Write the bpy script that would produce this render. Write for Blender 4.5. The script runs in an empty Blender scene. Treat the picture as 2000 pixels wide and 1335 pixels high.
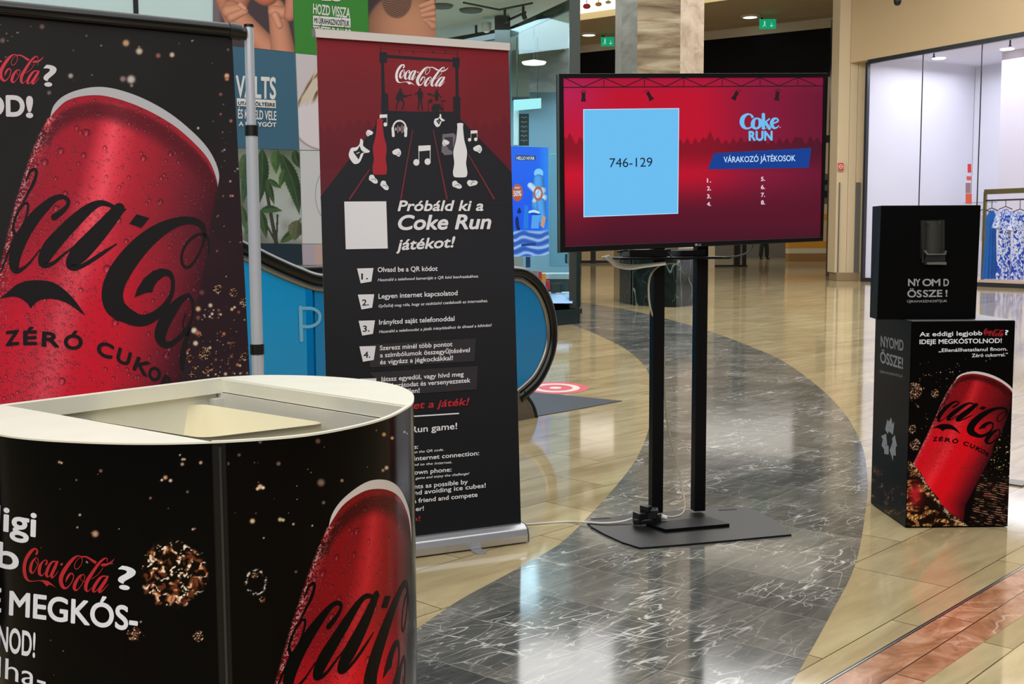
import bpy, bmesh, math, random
import numpy as np
from mathutils import Vector, Matrix
from mathutils.geometry import tessellate_polygon
random.seed(7); RNG = np.random.default_rng(11)
SC = bpy.context.scene; COL = SC.collection
R = math.radians

# ------------------------------------------------------------------ camera
FPX = 2200.0; CH = 1.25
TH = math.atan(.0944); RO = 112 / 23300
f0 = np.array([0, math.cos(TH), -math.sin(TH)]); u0 = np.array([0, math.sin(TH), math.cos(TH)]); r0 = np.array([1., 0, 0])
CR = math.cos(RO) * r0 - math.sin(RO) * u0; CU = math.cos(RO) * u0 + math.sin(RO) * r0
CP = np.array([0, 0, CH])
cam = bpy.data.cameras.new('camera'); co = bpy.data.objects.new('camera', cam); COL.objects.link(co)
cam.sensor_width = 36; cam.lens = FPX / 2000 * 36; cam.sensor_fit = 'HORIZONTAL'; cam.clip_start = .05; cam.clip_end = 300
co.matrix_world = Matrix(((CR[0], CU[0], -f0[0], 0), (CR[1], CU[1], -f0[1], 0), (CR[2], CU[2], -f0[2], CH), (0, 0, 0, 1)))
SC.camera = co

# ------------------------------------------------------------------ world, lights, exposure
SC.view_settings.view_transform = 'Standard'; SC.view_settings.look = 'None'
SC.view_settings.gamma = 1; SC.view_settings.use_curve_mapping = False
SC.view_settings.exposure = 0.0
W = bpy.data.worlds.new('world'); SC.world = W; W.use_nodes = True
W.node_tree.nodes['Background'].inputs[0].default_value = (.96, .98, 1, 1)
W.node_tree.nodes['Background'].inputs[1].default_value = .10
def area(name, loc, sx, sy, power, col=(1, .985, .965), rot=(0, 0, 0)):
    l = bpy.data.lights.new(name, 'AREA'); l.shape = 'RECTANGLE'; l.size = sx; l.size_y = sy; l.energy = power; l.color = col
    o = bpy.data.objects.new(name, l); o.location = loc; o.rotation_euler = rot; COL.objects.link(o); return o
area('atrium_light', (0, 3, 9.3), 16, 18, 1500)
area('hall_light', (4, 22, 9.4), 18, 18, 4300)
area('far_hall_fill', (6, 52, 8.3), 26, 12, 1100, (1, .93, .82))  # added fill, out of sight behind the fascia, brightens the far rooms
area('front_fill', (-1, -5, 6.2), 13, 7, 620, rot=(R(38), 0, 0))  # added fill above and behind the camera, lights upright front faces

# ------------------------------------------------------------------ pixel helpers (the photograph measured once, turned into metres)
def rays(P):
    P = np.atleast_2d(np.asarray(P, float))
    return FPX * f0 + (P[:, :1] - 1000) * CR - (P[:, 1:2] - 667.5) * CU
def at_z(px, py, z=0.0):
    d = rays((px, py))[0]; return CP + d * ((z - CH) / d[2])
def at_y(px, py, y):
    d = rays((px, py))[0]; return CP + d * (y / d[1])
def px_of(X):
    v = np.atleast_2d(X) - CP; w = v @ f0
    return np.stack([1000 + FPX * (v @ CR) / w, 667.5 - FPX * (v @ CU) / w], 1)
class Plane:
    def __init__(s, O, U, V):
        s.O = np.array(O, float); s.U = np.array(U, float) / np.linalg.norm(U); V = np.array(V, float); V = V - s.U * (V @ s.U)
        s.V = V / np.linalg.norm(V); s.N = np.cross(s.U, s.V)
        if s.N @ (CP - s.O) < 0: s.N = -s.N
    def uv(s, P):
        d = rays(P); t = ((s.O - CP) @ s.N) / (d @ s.N); X = CP + d * t[:, None]
        return np.stack([(X - s.O) @ s.U, (X - s.O) @ s.V], 1)
    def X(s, q, d=0.0):
        q = np.atleast_2d(q); return s.O + q[:, :1] * s.U + q[:, 1:2] * s.V + np.asarray(d)[..., None] * s.N
    def at(s, px, py, d=0.0): return s.X(s.uv((px, py)), d)[0]
CC = np.array([-.6, 2.24]); CR0 = .43
_ph = np.radians([-100, -87, -60, -36, -15, 14.6, 33.4, 49, 74, 95.5, 110, 134, 165, 182, 193.4, 200])
_rr = np.array([.42, .42, .438, .447, .44, .450, .457, .436, .405, .399, .407, .428, .443, .444, .41, .40])
_pf = np.linspace(_ph[0], _ph[-1], 400); _rf = np.interp(_pf, _ph, _rr)
_rf = np.convolve(np.pad(_rf, 12, 'edge'), np.hanning(25) / np.hanning(25).sum(), 'valid')
def crad(p): return np.interp(p, _pf, _rf)
class Drum:                                           # the curved wall of the counter
    def uv(s, P):
        d = rays(P); r = np.full(len(d), CR0)
        for _ in range(12):
            a = d[:, 0]**2 + d[:, 1]**2; b = -2 * (d[:, 0] * CC[0] + d[:, 1] * CC[1]); c = CC @ CC - r * r
            t = (-b - np.sqrt(np.maximum(b * b - 4 * a * c, 0))) / 2 / a
            X = CP + d * t[:, None]; ph = np.arctan2(X[:, 0] - CC[0], -(X[:, 1] - CC[1])); r = .5 * r + .5 * crad(ph)
        return np.stack([ph * CR0, X[:, 2]], 1)
    def X(s, q, d=0.0):
        q = np.atleast_2d(q); ph = q[:, 0] / CR0; r = crad(ph) + d
        return np.stack([CC[0] + r * np.sin(ph), CC[1] - r * np.cos(ph), q[:, 1]], 1)

# ------------------------------------------------------------------ materials
def S(r, g, b):
    f = lambda c: (c / 255 / 12.92) if c <= 10 else ((c / 255 + .055) / 1.055)**2.4
    return (f(r), f(g), f(b), 1)
_m = {}
def mat(name, col=(.8, .8, .8, 1), rough=.5, metal=0, spec=.5, emit=None, estr=1.0, coat=0):
    if name in _m: return _m[name]
    m = bpy.data.materials.new(name); m.use_nodes = True; b = m.node_tree.nodes['Principled BSDF']
    b.inputs['Base Color'].default_value = col; b.inputs['Roughness'].default_value = rough; b.inputs['Metallic'].default_value = metal
    b.inputs['Specular IOR Level'].default_value = spec; b.inputs['Coat Weight'].default_value = coat; b.inputs['Coat Roughness'].default_value = .05
    if emit: b.inputs['Emission Color'].default_value = emit; b.inputs['Emission Strength'].default_value = estr
    _m[name] = m; return m
def grain(m, scale=60, amt=.12, bump=0.0, stretch=(1, 1, 1)):
    """a little procedural variation over the base colour"""
    nt = m.node_tree; b = nt.nodes['Principled BSDF']; c = tuple(b.inputs['Base Color'].default_value)
    tc = nt.nodes.new('ShaderNodeTexCoord'); mp = nt.nodes.new('ShaderNodeMapping'); mp.inputs['Scale'].default_value = stretch
    n = nt.nodes.new('ShaderNodeTexNoise'); n.inputs['Scale'].default_value = scale; n.inputs['Detail'].default_value = 4
    mx = nt.nodes.new('ShaderNodeMix'); mx.data_type = 'RGBA'
    mx.inputs[6].default_value = tuple(x * (1 - amt) for x in c[:3]) + (1,); mx.inputs[7].default_value = tuple(min(1, x * (1 + amt)) for x in c[:3]) + (1,)
    nt.links.new(tc.outputs['Object'], mp.inputs[0]); nt.links.new(mp.outputs[0], n.inputs['Vector']); nt.links.new(n.outputs['Fac'], mx.inputs[0]); nt.links.new(mx.outputs[2], b.inputs['Base Color'])
    if bump:
        bp = nt.nodes.new('ShaderNodeBump'); bp.inputs['Strength'].default_value = bump; bp.inputs['Distance'].default_value = .002
        nt.links.new(n.outputs['Fac'], bp.inputs['Height']); nt.links.new(bp.outputs[0], b.inputs['Normal'])
    return m
def mat_print(name, rough=.45, spec=.35, emit=0.0, coat=0):
    if name in _m: return _m[name]
    m = mat(name, rough=rough, spec=spec, coat=coat); nt = m.node_tree; b = nt.nodes['Principled BSDF']
    a = nt.nodes.new('ShaderNodeVertexColor'); a.layer_name = 'Col'
    if emit:
        b.inputs['Base Color'].default_value = (.01, .01, .01, 1); nt.links.new(a.outputs[0], b.inputs['Emission Color']); b.inputs['Emission Strength'].default_value = emit
    else: nt.links.new(a.outputs[0], b.inputs['Base Color'])
    return m
def mat_glass(name, tint=(.9, .97, .97, 1), refl=.12):
    if name in _m: return _m[name]
    m = bpy.data.materials.new(name); m.use_nodes = True; nt = m.node_tree; nt.nodes.clear()
    o = nt.nodes.new('ShaderNodeOutputMaterial'); t = nt.nodes.new('ShaderNodeBsdfTransparent'); g = nt.nodes.new('ShaderNodeBsdfGlossy')
    lw = nt.nodes.new('ShaderNodeLayerWeight'); pw = nt.nodes.new('ShaderNodeMath'); pw.operation = 'POWER'; pw.inputs[1].default_value = 5; nt.links.new(lw.outputs['Facing'], pw.inputs[0])
    fr = nt.nodes.new('ShaderNodeMath'); fr.operation = 'MULTIPLY_ADD'; fr.inputs[1].default_value = .85; fr.inputs[2].default_value = .025; nt.links.new(pw.outputs[0], fr.inputs[0]); mx = nt.nodes.new('ShaderNodeMixShader')
    t.inputs[0].default_value = tint; g.inputs['Roughness'].default_value = .02
    nt.links.new(fr.outputs[0], mx.inputs[0]); nt.links.new(t.outputs[0], mx.inputs[1]); nt.links.new(g.outputs[0], mx.inputs[2]); nt.links.new(mx.outputs[0], o.inputs[0])
    _m[name] = m; return m
def N(nt, t, **k):
    n = nt.nodes.new(t)
    for a, v in k.items():
        if a.startswith('i_'): n.inputs[a[2:].replace('_', ' ')].default_value = v
        else: setattr(n, a, v)
    return n
def ramp(nt, stops, src):
    r = N(nt, 'ShaderNodeValToRGB'); e = r.color_ramp.elements
    while len(e) < len(stops): e.new(.5)
    for i, (p, c) in enumerate(stops): e[i].position = p; e[i].color = c
    nt.links.new(src, r.inputs[0]); return r.outputs[0]
def mat_tile(name, stops, rot, bw, bh, mortar, rough, veins=None, vstretch=(1, 6, 1), nscale=2.2, tilevar=.5, off=.5, msize=.004, warp=0.0, spec=.5):
    """polished stone tiles: brick layout, per-tile shade, stretched noise figure, optional thin veins"""
    m = bpy.data.materials.new(name); m.use_nodes = True; nt = m.node_tree; b = nt.nodes['Principled BSDF']; L = nt.links.new
    tc = N(nt, 'ShaderNodeTexCoord'); mp = N(nt, 'ShaderNodeMapping'); mp.inputs['Rotation'].default_value = (0, 0, R(rot)); mp.inputs['Location'].default_value = (13.7, 17.3, 3.1) if bw > 20 else (0, 0, 0); L(tc.outputs['Object'], mp.inputs[0])
    br = N(nt, 'ShaderNodeTexBrick', offset=off); L(mp.outputs[0], br.inputs['Vector'])
    br.inputs['Scale'].default_value = 1; br.inputs['Brick Width'].default_value = bw; br.inputs['Row Height'].default_value = bh; br.inputs['Mortar Size'].default_value = msize
    br.inputs['Mortar Smooth'].default_value = .4; br.inputs['Color1'].default_value = (0, 0, 0, 1); br.inputs['Color2'].default_value = (1, 1, 1, 1); br.inputs['Mortar'].default_value = (.5, .5, .5, 1); br.inputs['Bias'].default_value = 0
    # per tile offset of the figure
    ad = N(nt, 'ShaderNodeVectorMath', operation='MULTIPLY_ADD'); ad.inputs[1].default_value = (3.7, 5.1, 2.3)
    mp2 = N(nt, 'ShaderNodeMapping'); mp2.inputs['Scale'].default_value = vstretch; L(mp.outputs[0], mp2.inputs[0])
    L(br.outputs['Color'], ad.inputs[0]); L(mp2.outputs[0], ad.inputs[2])
    n = N(nt, 'ShaderNodeTexNoise'); n.inputs['Scale'].default_value = nscale; n.inputs['Detail'].default_value = 9; n.inputs['Roughness'].default_value = .62; n.inputs['Distortion'].default_value = warp; L(ad.outputs[0], n.inputs['Vector'])
    mixf = N(nt, 'ShaderNodeMath', operation='MULTIPLY_ADD'); mixf.inputs[1].default_value = tilevar
    sub = N(nt, 'ShaderNodeMath', operation='SUBTRACT'); sub.inputs[1].default_value = .5; sp = N(nt, 'ShaderNodeSeparateColor'); L(br.outputs['Color'], sp.inputs[0]); L(sp.outputs[0], sub.inputs[0])
    L(sub.outputs[0], mixf.inputs[0]); L(n.outputs['Fac'], mixf.inputs[2])
    c = ramp(nt, stops, mixf.outputs[0])
    if veins:
        for (vs, vst, vrot, wd, vc, amt, seed) in veins:
            mpv = N(nt, 'ShaderNodeMapping'); mpv.vector_type = 'TEXTURE'; mpv.inputs['Rotation'].default_value = (0, 0, R(vrot)); mpv.inputs['Scale'].default_value = tuple(1 / q for q in vst); mpv.inputs['Location'].default_value = (seed, seed * 1.7, 0)
            L(tc.outputs['Object'], mpv.inputs[0])
            adv = N(nt, 'ShaderNodeVectorMath', operation='MULTIPLY_ADD'); adv.inputs[1].default_value = (2.1, 1.3, 0); L(br.outputs['Color'], adv.inputs[0]); L(mpv.outputs[0], adv.inputs[2])
            nv = N(nt, 'ShaderNodeTexNoise'); nv.inputs['Scale'].default_value = vs; nv.inputs['Detail'].default_value = 2.2; nv.inputs['Roughness'].default_value = .42; nv.inputs['Distortion'].default_value = .08; L(adv.outputs[0], nv.inputs['Vector'])
            s1 = N(nt, 'ShaderNodeMath', operation='SUBTRACT'); s1.inputs[1].default_value = .5; L(nv.outputs['Fac'], s1.inputs[0])
            a1 = N(nt, 'ShaderNodeMath', operation='ABSOLUTE'); L(s1.outputs[0], a1.inputs[0])
            mr = N(nt, 'ShaderNodeMapRange'); mr.inputs['From Min'].default_value = 0; mr.inputs['From Max'].default_value = wd; mr.inputs['To Min'].default_value = 1; mr.inputs['To Max'].default_value = 0; L(a1.outputs[0], mr.inputs[0])
            nm = N(nt, 'ShaderNodeTexNoise'); nm.inputs['Scale'].default_value = 2.3; nm.inputs['Detail'].default_value = 3; L(tc.outputs['Object'], nm.inputs['Vector'])
            mk = N(nt, 'ShaderNodeMapRange'); mk.inputs['From Min'].default_value = .42; mk.inputs['From Max'].default_value = .62; mk.inputs['To Max'].default_value = amt; mk.inputs['To Min'].default_value = amt * .12; L(nm.outputs['Fac'], mk.inputs[0])
            ml = N(nt, 'ShaderNodeMath', operation='MULTIPLY'); L(mr.outputs[0], ml.inputs[0]); L(mk.outputs[0], ml.inputs[1])
            mx = N(nt, 'ShaderNodeMix', data_type='RGBA'); L(ml.outputs[0], mx.inputs[0]); L(c, mx.inputs[6]); mx.inputs[7].default_value = vc; c = mx.outputs[2]
    mm = N(nt, 'ShaderNodeMix', data_type='RGBA'); L(br.outputs['Fac'], mm.inputs[0]); L(c, mm.inputs[6]); mm.inputs[7].default_value = mortar
    L(mm.outputs[2], b.inputs['Base Color'])
    b.inputs['Specular IOR Level'].default_value = spec
    rr = N(nt, 'ShaderNodeMapRange'); rr.inputs['To Min'].default_value = rough * .8; rr.inputs['To Max'].default_value = rough * 1.25; L(n.outputs['Fac'], rr.inputs[0]); L(rr.outputs[0], b.inputs['Roughness'])
    return m

# ------------------------------------------------------------------ object helpers
def tag(o, label=None, cat=None, group=None, kind=None):
    if label: o['label'] = label
    if cat: o['category'] = cat
    if group: o['group'] = group
    if kind: o['kind'] = kind
    return o
def empty(name, loc, label, cat, group=None, rz=0):
    o = bpy.data.objects.new(name, None); COL.objects.link(o); o.location = loc; o.rotation_euler.z = rz; o.empty_display_size = .1
    return tag(o, label, cat, group)
def org_of(p):
    if p is None: return np.zeros(3)
    while p.parent is not None: p = p.parent
    return np.array(p.location)
class MB:
    """collects world-space geometry and links it as one mesh object"""
    def __init__(s): s.v = []; s.f = []; s.mi = []; s.m = []; s.sm = []
    def _m(s, m):
        if m not in s.m: s.m.append(m)
        return s.m.index(m)
    def add(s, vs, fs, m, smooth=False):
        k = len(s.v); s.v += [tuple(float(c) for c in v) for v in vs]; i = s._m(m)
        for f in fs: s.f.append(tuple(k + j for j in f)); s.mi.append(i); s.sm.append(smooth)
        return s
    def hexa(s, P, m):                                 # 8 points: bottom loop 4, top loop 4
        return s.add(P, [(3, 2, 1, 0), (4, 5, 6, 7), (0, 1, 5, 4), (1, 2, 6, 5), (2, 3, 7, 6), (3, 0, 4, 7)], m)
    def box(s, c, size, m, rz=0, bev=0):
        x, y, z = (d / 2 for d in size); ca, sa = math.cos(rz), math.sin(rz)
        P = [(c[0] + a * ca - b * sa, c[1] + a * sa + b * ca, c[2] + e) for e in (-z, z) for a, b in ((-x, -y), (x, -y), (x, y), (-x, y))]
        return s.hexa(P, m)
    def prism(s, loop, z0, z1, m, smooth=False):
        n = len(loop); vs = [(p[0], p[1], z0) for p in loop] + [(p[0], p[1], z1) for p in loop]
        t = tessellate_polygon([[Vector((p[0], p[1], 0)) for p in loop]])
        s.add(vs, [tuple(reversed(q)) for q in t] + [tuple(n + j for j in q) for q in t], m)
        return s.add(vs, [(i, (i + 1) % n, n + (i + 1) % n, n + i) for i in range(n)], m, smooth)
    def slab(s, pts3, thick, m):                       # planar 3-D polygon given thickness along a vector
        n = len(pts3); P = np.array(pts3, float); Q = P + np.array(thick)
        nn = Vector(np.cross(P[1] - P[0], P[2] - P[1])); t = tessellate_polygon([[Vector(p) for p in P]])
        return s.add(list(P) + list(Q), [tuple(q) for q in t] + [tuple(n + j for j in reversed(q)) for q in t] + [(i, (i + 1) % n, n + (i + 1) % n, n + i) for i in range(n)], m)
    def quad(s, P, m): return s.add(P, [(0, 1, 2, 3)], m)
    def tube(s, pts, r, m, seg=12, caps=True):
        pts = [Vector([float(c) for c in p]) for p in pts]; rs = r if hasattr(r, '__len__') else [r] * len(pts); vs = []; n = len(pts)
        d = (pts[1] - pts[0]).normalized(); a = d.cross(Vector((0, 0, 1)))
        if a.length < .1: a = d.cross(Vector((1, 0, 0)))
        a.normalize()
        for i, p in enumerate(pts):
            d = (pts[min(i + 1, n - 1)] - pts[max(i - 1, 0)]).normalized(); a = (a - d * a.dot(d)).normalized(); b = d.cross(a)
            for k in range(seg):
                t = 2 * math.pi * k / seg; vs.append(p + (a * math.cos(t) + b * math.sin(t)) * rs[i])
        fs = [(i * seg + k, i * seg + (k + 1) % seg, (i + 1) * seg + (k + 1) % seg, (i + 1) * seg + k) for i in range(n - 1) for k in range(seg)]
        s.add(vs, fs, m, True)
        if caps: s.add(vs[:seg], [tuple(reversed(range(seg)))], m); s.add(vs[-seg:], [tuple(range(seg))], m)
        return s
    def lathe(s, c, prof, m, seg=24):
        vs = [(c[0] + r * math.cos(2 * math.pi * k / seg), c[1] + r * math.sin(2 * math.pi * k / seg), c[2] + z) for r, z in prof for k in range(seg)]
        fs = [(i * seg + k, i * seg + (k + 1) % seg, (i + 1) * seg + (k + 1) % seg, (i + 1) * seg + k) for i in range(len(prof) - 1) for k in range(seg)]
        return s.add(vs, fs, m, True)
    def build(s, name, parent=None, bevel=0, kind=None, label=None, cat=None, group=None):
        me = bpy.data.meshes.new(name); o = bpy.data.objects.new(name, me); COL.objects.link(o)
        org = np.zeros(3)
        if parent is not None: org = org_of(parent)
        elif s.v:
            A = np.array(s.v); org = np.array([(A[:, 0].min() + A[:, 0].max()) / 2, (A[:, 1].min() + A[:, 1].max()) / 2, A[:, 2].min()])
        me.from_pydata([tuple(np.array(v) - org) for v in s.v], [], s.f)
        for m in s.m: me.materials.append(m)
        me.polygons.foreach_set('material_index', s.mi); me.polygons.foreach_set('use_smooth', s.sm); me.update()
        if parent is not None: o.parent = parent
        else: o.location = org
        if bevel:
            b = o.modifiers.new('bevel', 'BEVEL'); b.width = bevel; b.segments = 3; b.limit_method = 'ANGLE'; b.angle_limit = R(40)
        return tag(o, label, cat, group, kind)
def catmull(pts, k=8, closed=False):
    P = np.array(pts, float); n = len(P); out = []
    rng = range(n if closed else n - 1)
    for i in rng:
        if closed: a, b, c, d = P[(i - 1) % n], P[i], P[(i + 1) % n], P[(i + 2) % n]
        else: a, b, c, d = P[max(i - 1, 0)], P[i], P[i + 1], P[min(i + 2, n - 1)]
        for j in range(k):
            t = j / k; out.append(.5 * (2 * b + (c - a) * t + (2 * a - 5 * b + 4 * c - d) * t * t + (3 * b - a - 3 * c + d) * t**3))
    if not closed: out.append(P[-1])
    return np.array(out)

# ------------------------------------------------------------------ lettering
_gl = {}
def glyphs(s, bold=0, sp=1.0, shear=0):
    k = (s, bold, sp, shear)
    if k in _gl: return _gl[k]
    cu = bpy.data.curves.new('t', 'FONT'); cu.body = s; cu.offset = bold; cu.space_character = sp; cu.shear = shear; cu.resolution_u = 6 if len(s) < 10 else 3; cu.fill_mode = 'BOTH'
    o = bpy.data.objects.new('t', cu); COL.objects.link(o); dg = bpy.context.evaluated_depsgraph_get(); me = bpy.data.meshes.new_from_object(o.evaluated_get(dg))
    v = np.array([(p.co.x, p.co.y) for p in me.vertices]); f = [tuple(p.vertices) for p in me.polygons]
    bpy.data.objects.remove(o); bpy.data.curves.remove(cu); bpy.data.meshes.remove(me)
    _gl[k] = (v, f); return _gl[k]
_hv, _ = glyphs('H'); CAPH = _hv[:, 1].max() - _hv[:, 1].min()

class Art:
    """flat print on a surface: shapes are measured on the photo and laid on the surface in metres, each a hair above the last"""
    def __init__(s, surf, pmap=None, d0=.0006, bend=False, clip=None, dd=.000006, fmap=None):
        s.s = surf; s.pmap = pmap; s.d = d0; s.bend = bend; s.clip = clip; s.v = []; s.f = []; s.mi = []; s.m = []; s.dd = dd; s.fmap = fmap
    def put(s, V, F, m):
        q = s.fmap(V) if s.fmap else s.s.uv(s.pmap(V) if s.pmap else V)
        if s.bend or s.clip:
            bm = bmesh.new(); vs = [bm.verts.new((a[0], a[1], 0)) for a in q]
            for f in F:
                try: bm.faces.new([vs[i] for i in f])
                except ValueError: pass
            if s.clip:
                a, b, c, d = s.clip
                for p, n in (((a, 0, 0), (-1, 0, 0)), ((b, 0, 0), (1, 0, 0)), ((0, c, 0), (0, -1, 0)), ((0, d, 0), (0, 1, 0))):
                    bmesh.ops.bisect_plane(bm, geom=bm.verts[:] + bm.edges[:] + bm.faces[:], plane_co=p, plane_no=n, clear_outer=True)
            if s.bend and bm.verts:
                x = [v.co.x for v in bm.verts]; k = math.floor(min(x) / .015) + 1
                while k * .015 < max(x):
                    bmesh.ops.bisect_plane(bm, geom=bm.verts[:] + bm.edges[:] + bm.faces[:], plane_co=(k * .015, 0, 0), plane_no=(1, 0, 0)); k += 1
            bm.verts.index_update(); q = np.array([(v.co.x, v.co.y) for v in bm.verts]).reshape(-1, 2); F = [tuple(v.index for v in f.verts) for f in bm.faces]; bm.free()
            if not len(q): return s
        X = s.s.X(q, s.d); s.d += s.dd
        if m not in s.m: s.m.append(m)
        k = len(s.v); s.v += [tuple(x) for x in X]; i = s.m.index(m)
        for f in F: s.f.append(tuple(k + j for j in f)); s.mi.append(i)
        return s
    def poly(s, pts, m, holes=()):
        loops = [[Vector((a[0], -a[1], 0)) for a in L] for L in (pts,) + tuple(holes)]
        V = np.array([a for L in (pts,) + tuple(holes) for a in L], float); return s.put(V, [tuple(t) for t in tessellate_polygon(loops)], m)
    def smooth(s, pts, m, k=6): return s.poly([tuple(a) for a in catmull(pts, k, True)], m)
    def disc(s, x, y, rx, m, ry=None, n=20, rot=0):
        ry = ry or rx; a = np.arange(n) * 2 * math.pi / n; c, q = math.cos(rot), math.sin(rot)
        X = rx * np.cos(a); Y = ry * np.sin(a); return s.put(np.stack([x + X * c - Y * q, y + X * q + Y * c], 1), [tuple(range(n))], m)
    def ring(s, x, y, r, w, m, ry=None, a0=0, a1=360, n=32):
        ry = ry or r; a = np.radians(np.linspace(a0, a1, n + 1)); k = (r - w) / r
        V = np.concatenate([np.stack([x + r * np.cos(a), y + ry * np.sin(a)], 1), np.stack([x + r * k * np.cos(a), y + ry * k * np.sin(a)], 1)])
        return s.put(V, [(i, i + 1, n + 2 + i, n + 1 + i) for i in range(n)], m)
    def stroke(s, pts, m, k=6, T=None, curve=True):
        """pts (x, y, full width)"""
        P = catmull(pts, k) if curve else np.array(pts, float)
        XY = P[:, :2]; w = np.maximum(P[:, 2], .01) / 2
        if len(P) < 2: return s
        d = np.gradient(XY, axis=0); d /= np.maximum(np.linalg.norm(d, axis=1), 1e-9)[:, None]; n = np.stack([-d[:, 1], d[:, 0]], 1)
        V = np.concatenate([XY + n * w[:, None], XY - n * w[:, None]]); n0 = len(XY); F = [(i, i + 1, n0 + i + 1, n0 + i) for i in range(n0 - 1)]
        if T is not None: V = T(V)
        s.put(V, F, m)
        for e in (0, -1):                               # round ends
            if w[e] > 1.0:
                a = np.arange(12) * math.pi / 6; c = XY[e] + np.stack([np.cos(a), np.sin(a)], 1) * w[e]
                s.put(T(c) if T is not None else c, [tuple(range(12))], m)
        return s
    def text(s, t, p0, p1, h, m, bold=.02, sp=1.0, shear=0, up=None, T=None):
        """p0, p1: ends of the base line; h: height of a capital; up: direction of the letters"""
        v, f = glyphs(t, 0, sp, shear); x0, x1 = v[:, 0].min(), v[:, 0].max(); p0 = np.array(p0, float); p1 = np.array(p1, float)
        upv = np.array(up if up is not None else (0, -1), float); upv = upv / np.linalg.norm(upv) * h / (CAPH)
        V = p0 + ((v[:, :1] - x0) / (x1 - x0)) * (p1 - p0) + v[:, 1:2] * upv
        if bold < .012: return s.put(T(V) if T is not None else V, f, m)
        d0, s.dd = s.dd, s.dd / 3; r = bold * .75 * h / CAPH; kx = min(1, np.linalg.norm(p1 - p0) / (x1 - x0) / (h / CAPH))      # heavier weight: the letter stamped around a small ring
        for k in range(7 if h < 16 else 13):
            a = 2 * math.pi * k / (6 if h < 16 else 12); o = np.array((math.cos(a) * kx, math.sin(a))) * (r if k else 0); s.put(T(V + o) if T is not None else V + o, f, m)
        s.dd = d0; return s
    def build(s, name, parent, label=None):
        o = MB(); o.v = s.v; o.f = s.f; o.mi = s.mi; o.m = s.m; o.sm = [False] * len(s.f); return o.build(name, parent, label=label)
def aff(src, dst):
    A = np.array([[*p, 1] for p in src], float); M = np.linalg.lstsq(A, np.array(dst, float), rcond=None)[0]
    return lambda V: np.c_[V, np.ones(len(V))] @ M
# script word mark: strokes measured on a 2000 x 1000 grid
LOGO_S = [
 [(325,240,30),(342,205,30),(330,168,24),(300,160,30),(255,190,46),(205,255,54),(165,335,52),(145,430,52),(150,520,52),(170,590,46),(205,632,28),(260,647,14),(340,638,10),(400,635,12)],
 [(310,298,12),(270,350,32),(242,430,44),(240,490,42),(262,522,28),(290,505,14),(325,450,12),(350,380,12),(355,330,12),(335,300,12),(310,298,12),(312,340,8),(335,375,8),(360,392,8)],
 [(468,392,28),(486,365,26),(480,335,18),(455,330,14),(420,355,22),(385,410,44),(370,480,48),(375,535,42),(400,560,25),(430,545,12),(460,510,8)],
 [(620,352,18),(580,350,25),(540,380,35),(505,440,44),(482,510,44),(480,560,38),(500,578,22),(530,555,10),(580,470,8),(620,385,8)],
 [(640,355,36),(612,420,46),(580,490,48),(555,550,46),(560,590,30),(590,575,14),(630,530,10),(650,490,6)],
 [(1000,285,10),(1015,330,10),(1000,390,8),(960,445,10),(920,462,12),(898,435,10),(905,380,10),(940,325,8),(985,285,8)],
 [(1000,275,14),(955,265,18),(900,290,36),(840,350,52),(780,430,58),(725,520,62),(695,600,62),(700,680,58),(735,740,45),(780,745,24),(830,700,14),(870,630,14),(885,570,14),(870,535,20),(840,530,24),(810,560,34),(785,605,30),(765,660,4)],
 [(1385,350,10),(1388,310,12),(1370,298,16),(1330,315,28),(1270,370,38),(1210,450,44),(1150,540,50),(1100,620,54),(1070,700,52),(1068,765,46),(1090,795,24),(1120,780,10),(1150,745,8)],
 [(1325,440,8),(1290,495,8),(1230,560,8),(1150,610,8)],
 [(1030,545,14),(985,560,25),(940,620,42),(905,690,52),(895,750,48),(920,780,28),(960,755,12),(1010,690,10),(1045,620,10),(1050,565,12),(1030,545,12),(1000,570,8),(990,610,8),(1020,645,8),(1055,655,6)],
 [(1370,570,18),(1320,570,25),(1270,610,42),(1215,690,48),(1185,750,48),(1180,795,34),(1210,800,16),(1260,750,10),(1340,640,8)],
 [(1395,575,30),(1365,630,48),(1320,700,52),(1280,760,52),(1270,805,36),(1310,795,16),(1360,740,10),(1405,690,6)]]
LOGO_P = [[(380,632),(440,628),(500,640),(550,675),(590,710),(628,745),(560,705),(520,698),(500,708),(487,722),(468,705),(445,680),(415,650),(380,642)],
 [(695,372),(730,375),(715,410),(680,405)],
 [(985,275),(1020,266),(1070,265),(1120,285),(1170,315),(1235,352),(1210,388),(1160,355),(1110,312),(1060,288),(1000,290)],
 [(1285,412),(1310,380),(1370,378),(1420,362),(1460,335),(1500,303),(1470,350),(1420,395),(1360,420),(1300,420)]]
def logo(art, T, m, fat=1.0):
    for st in LOGO_S: art.stroke([(x, y, w * fat) for x, y, w in st], m, T=T)
    for p in LOGO_P:
        V = T(np.array(p, float)); art.put(V, [tuple(t) for t in tessellate_polygon([[Vector((a[0], -a[1], 0)) for a in V]])], m)

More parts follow.
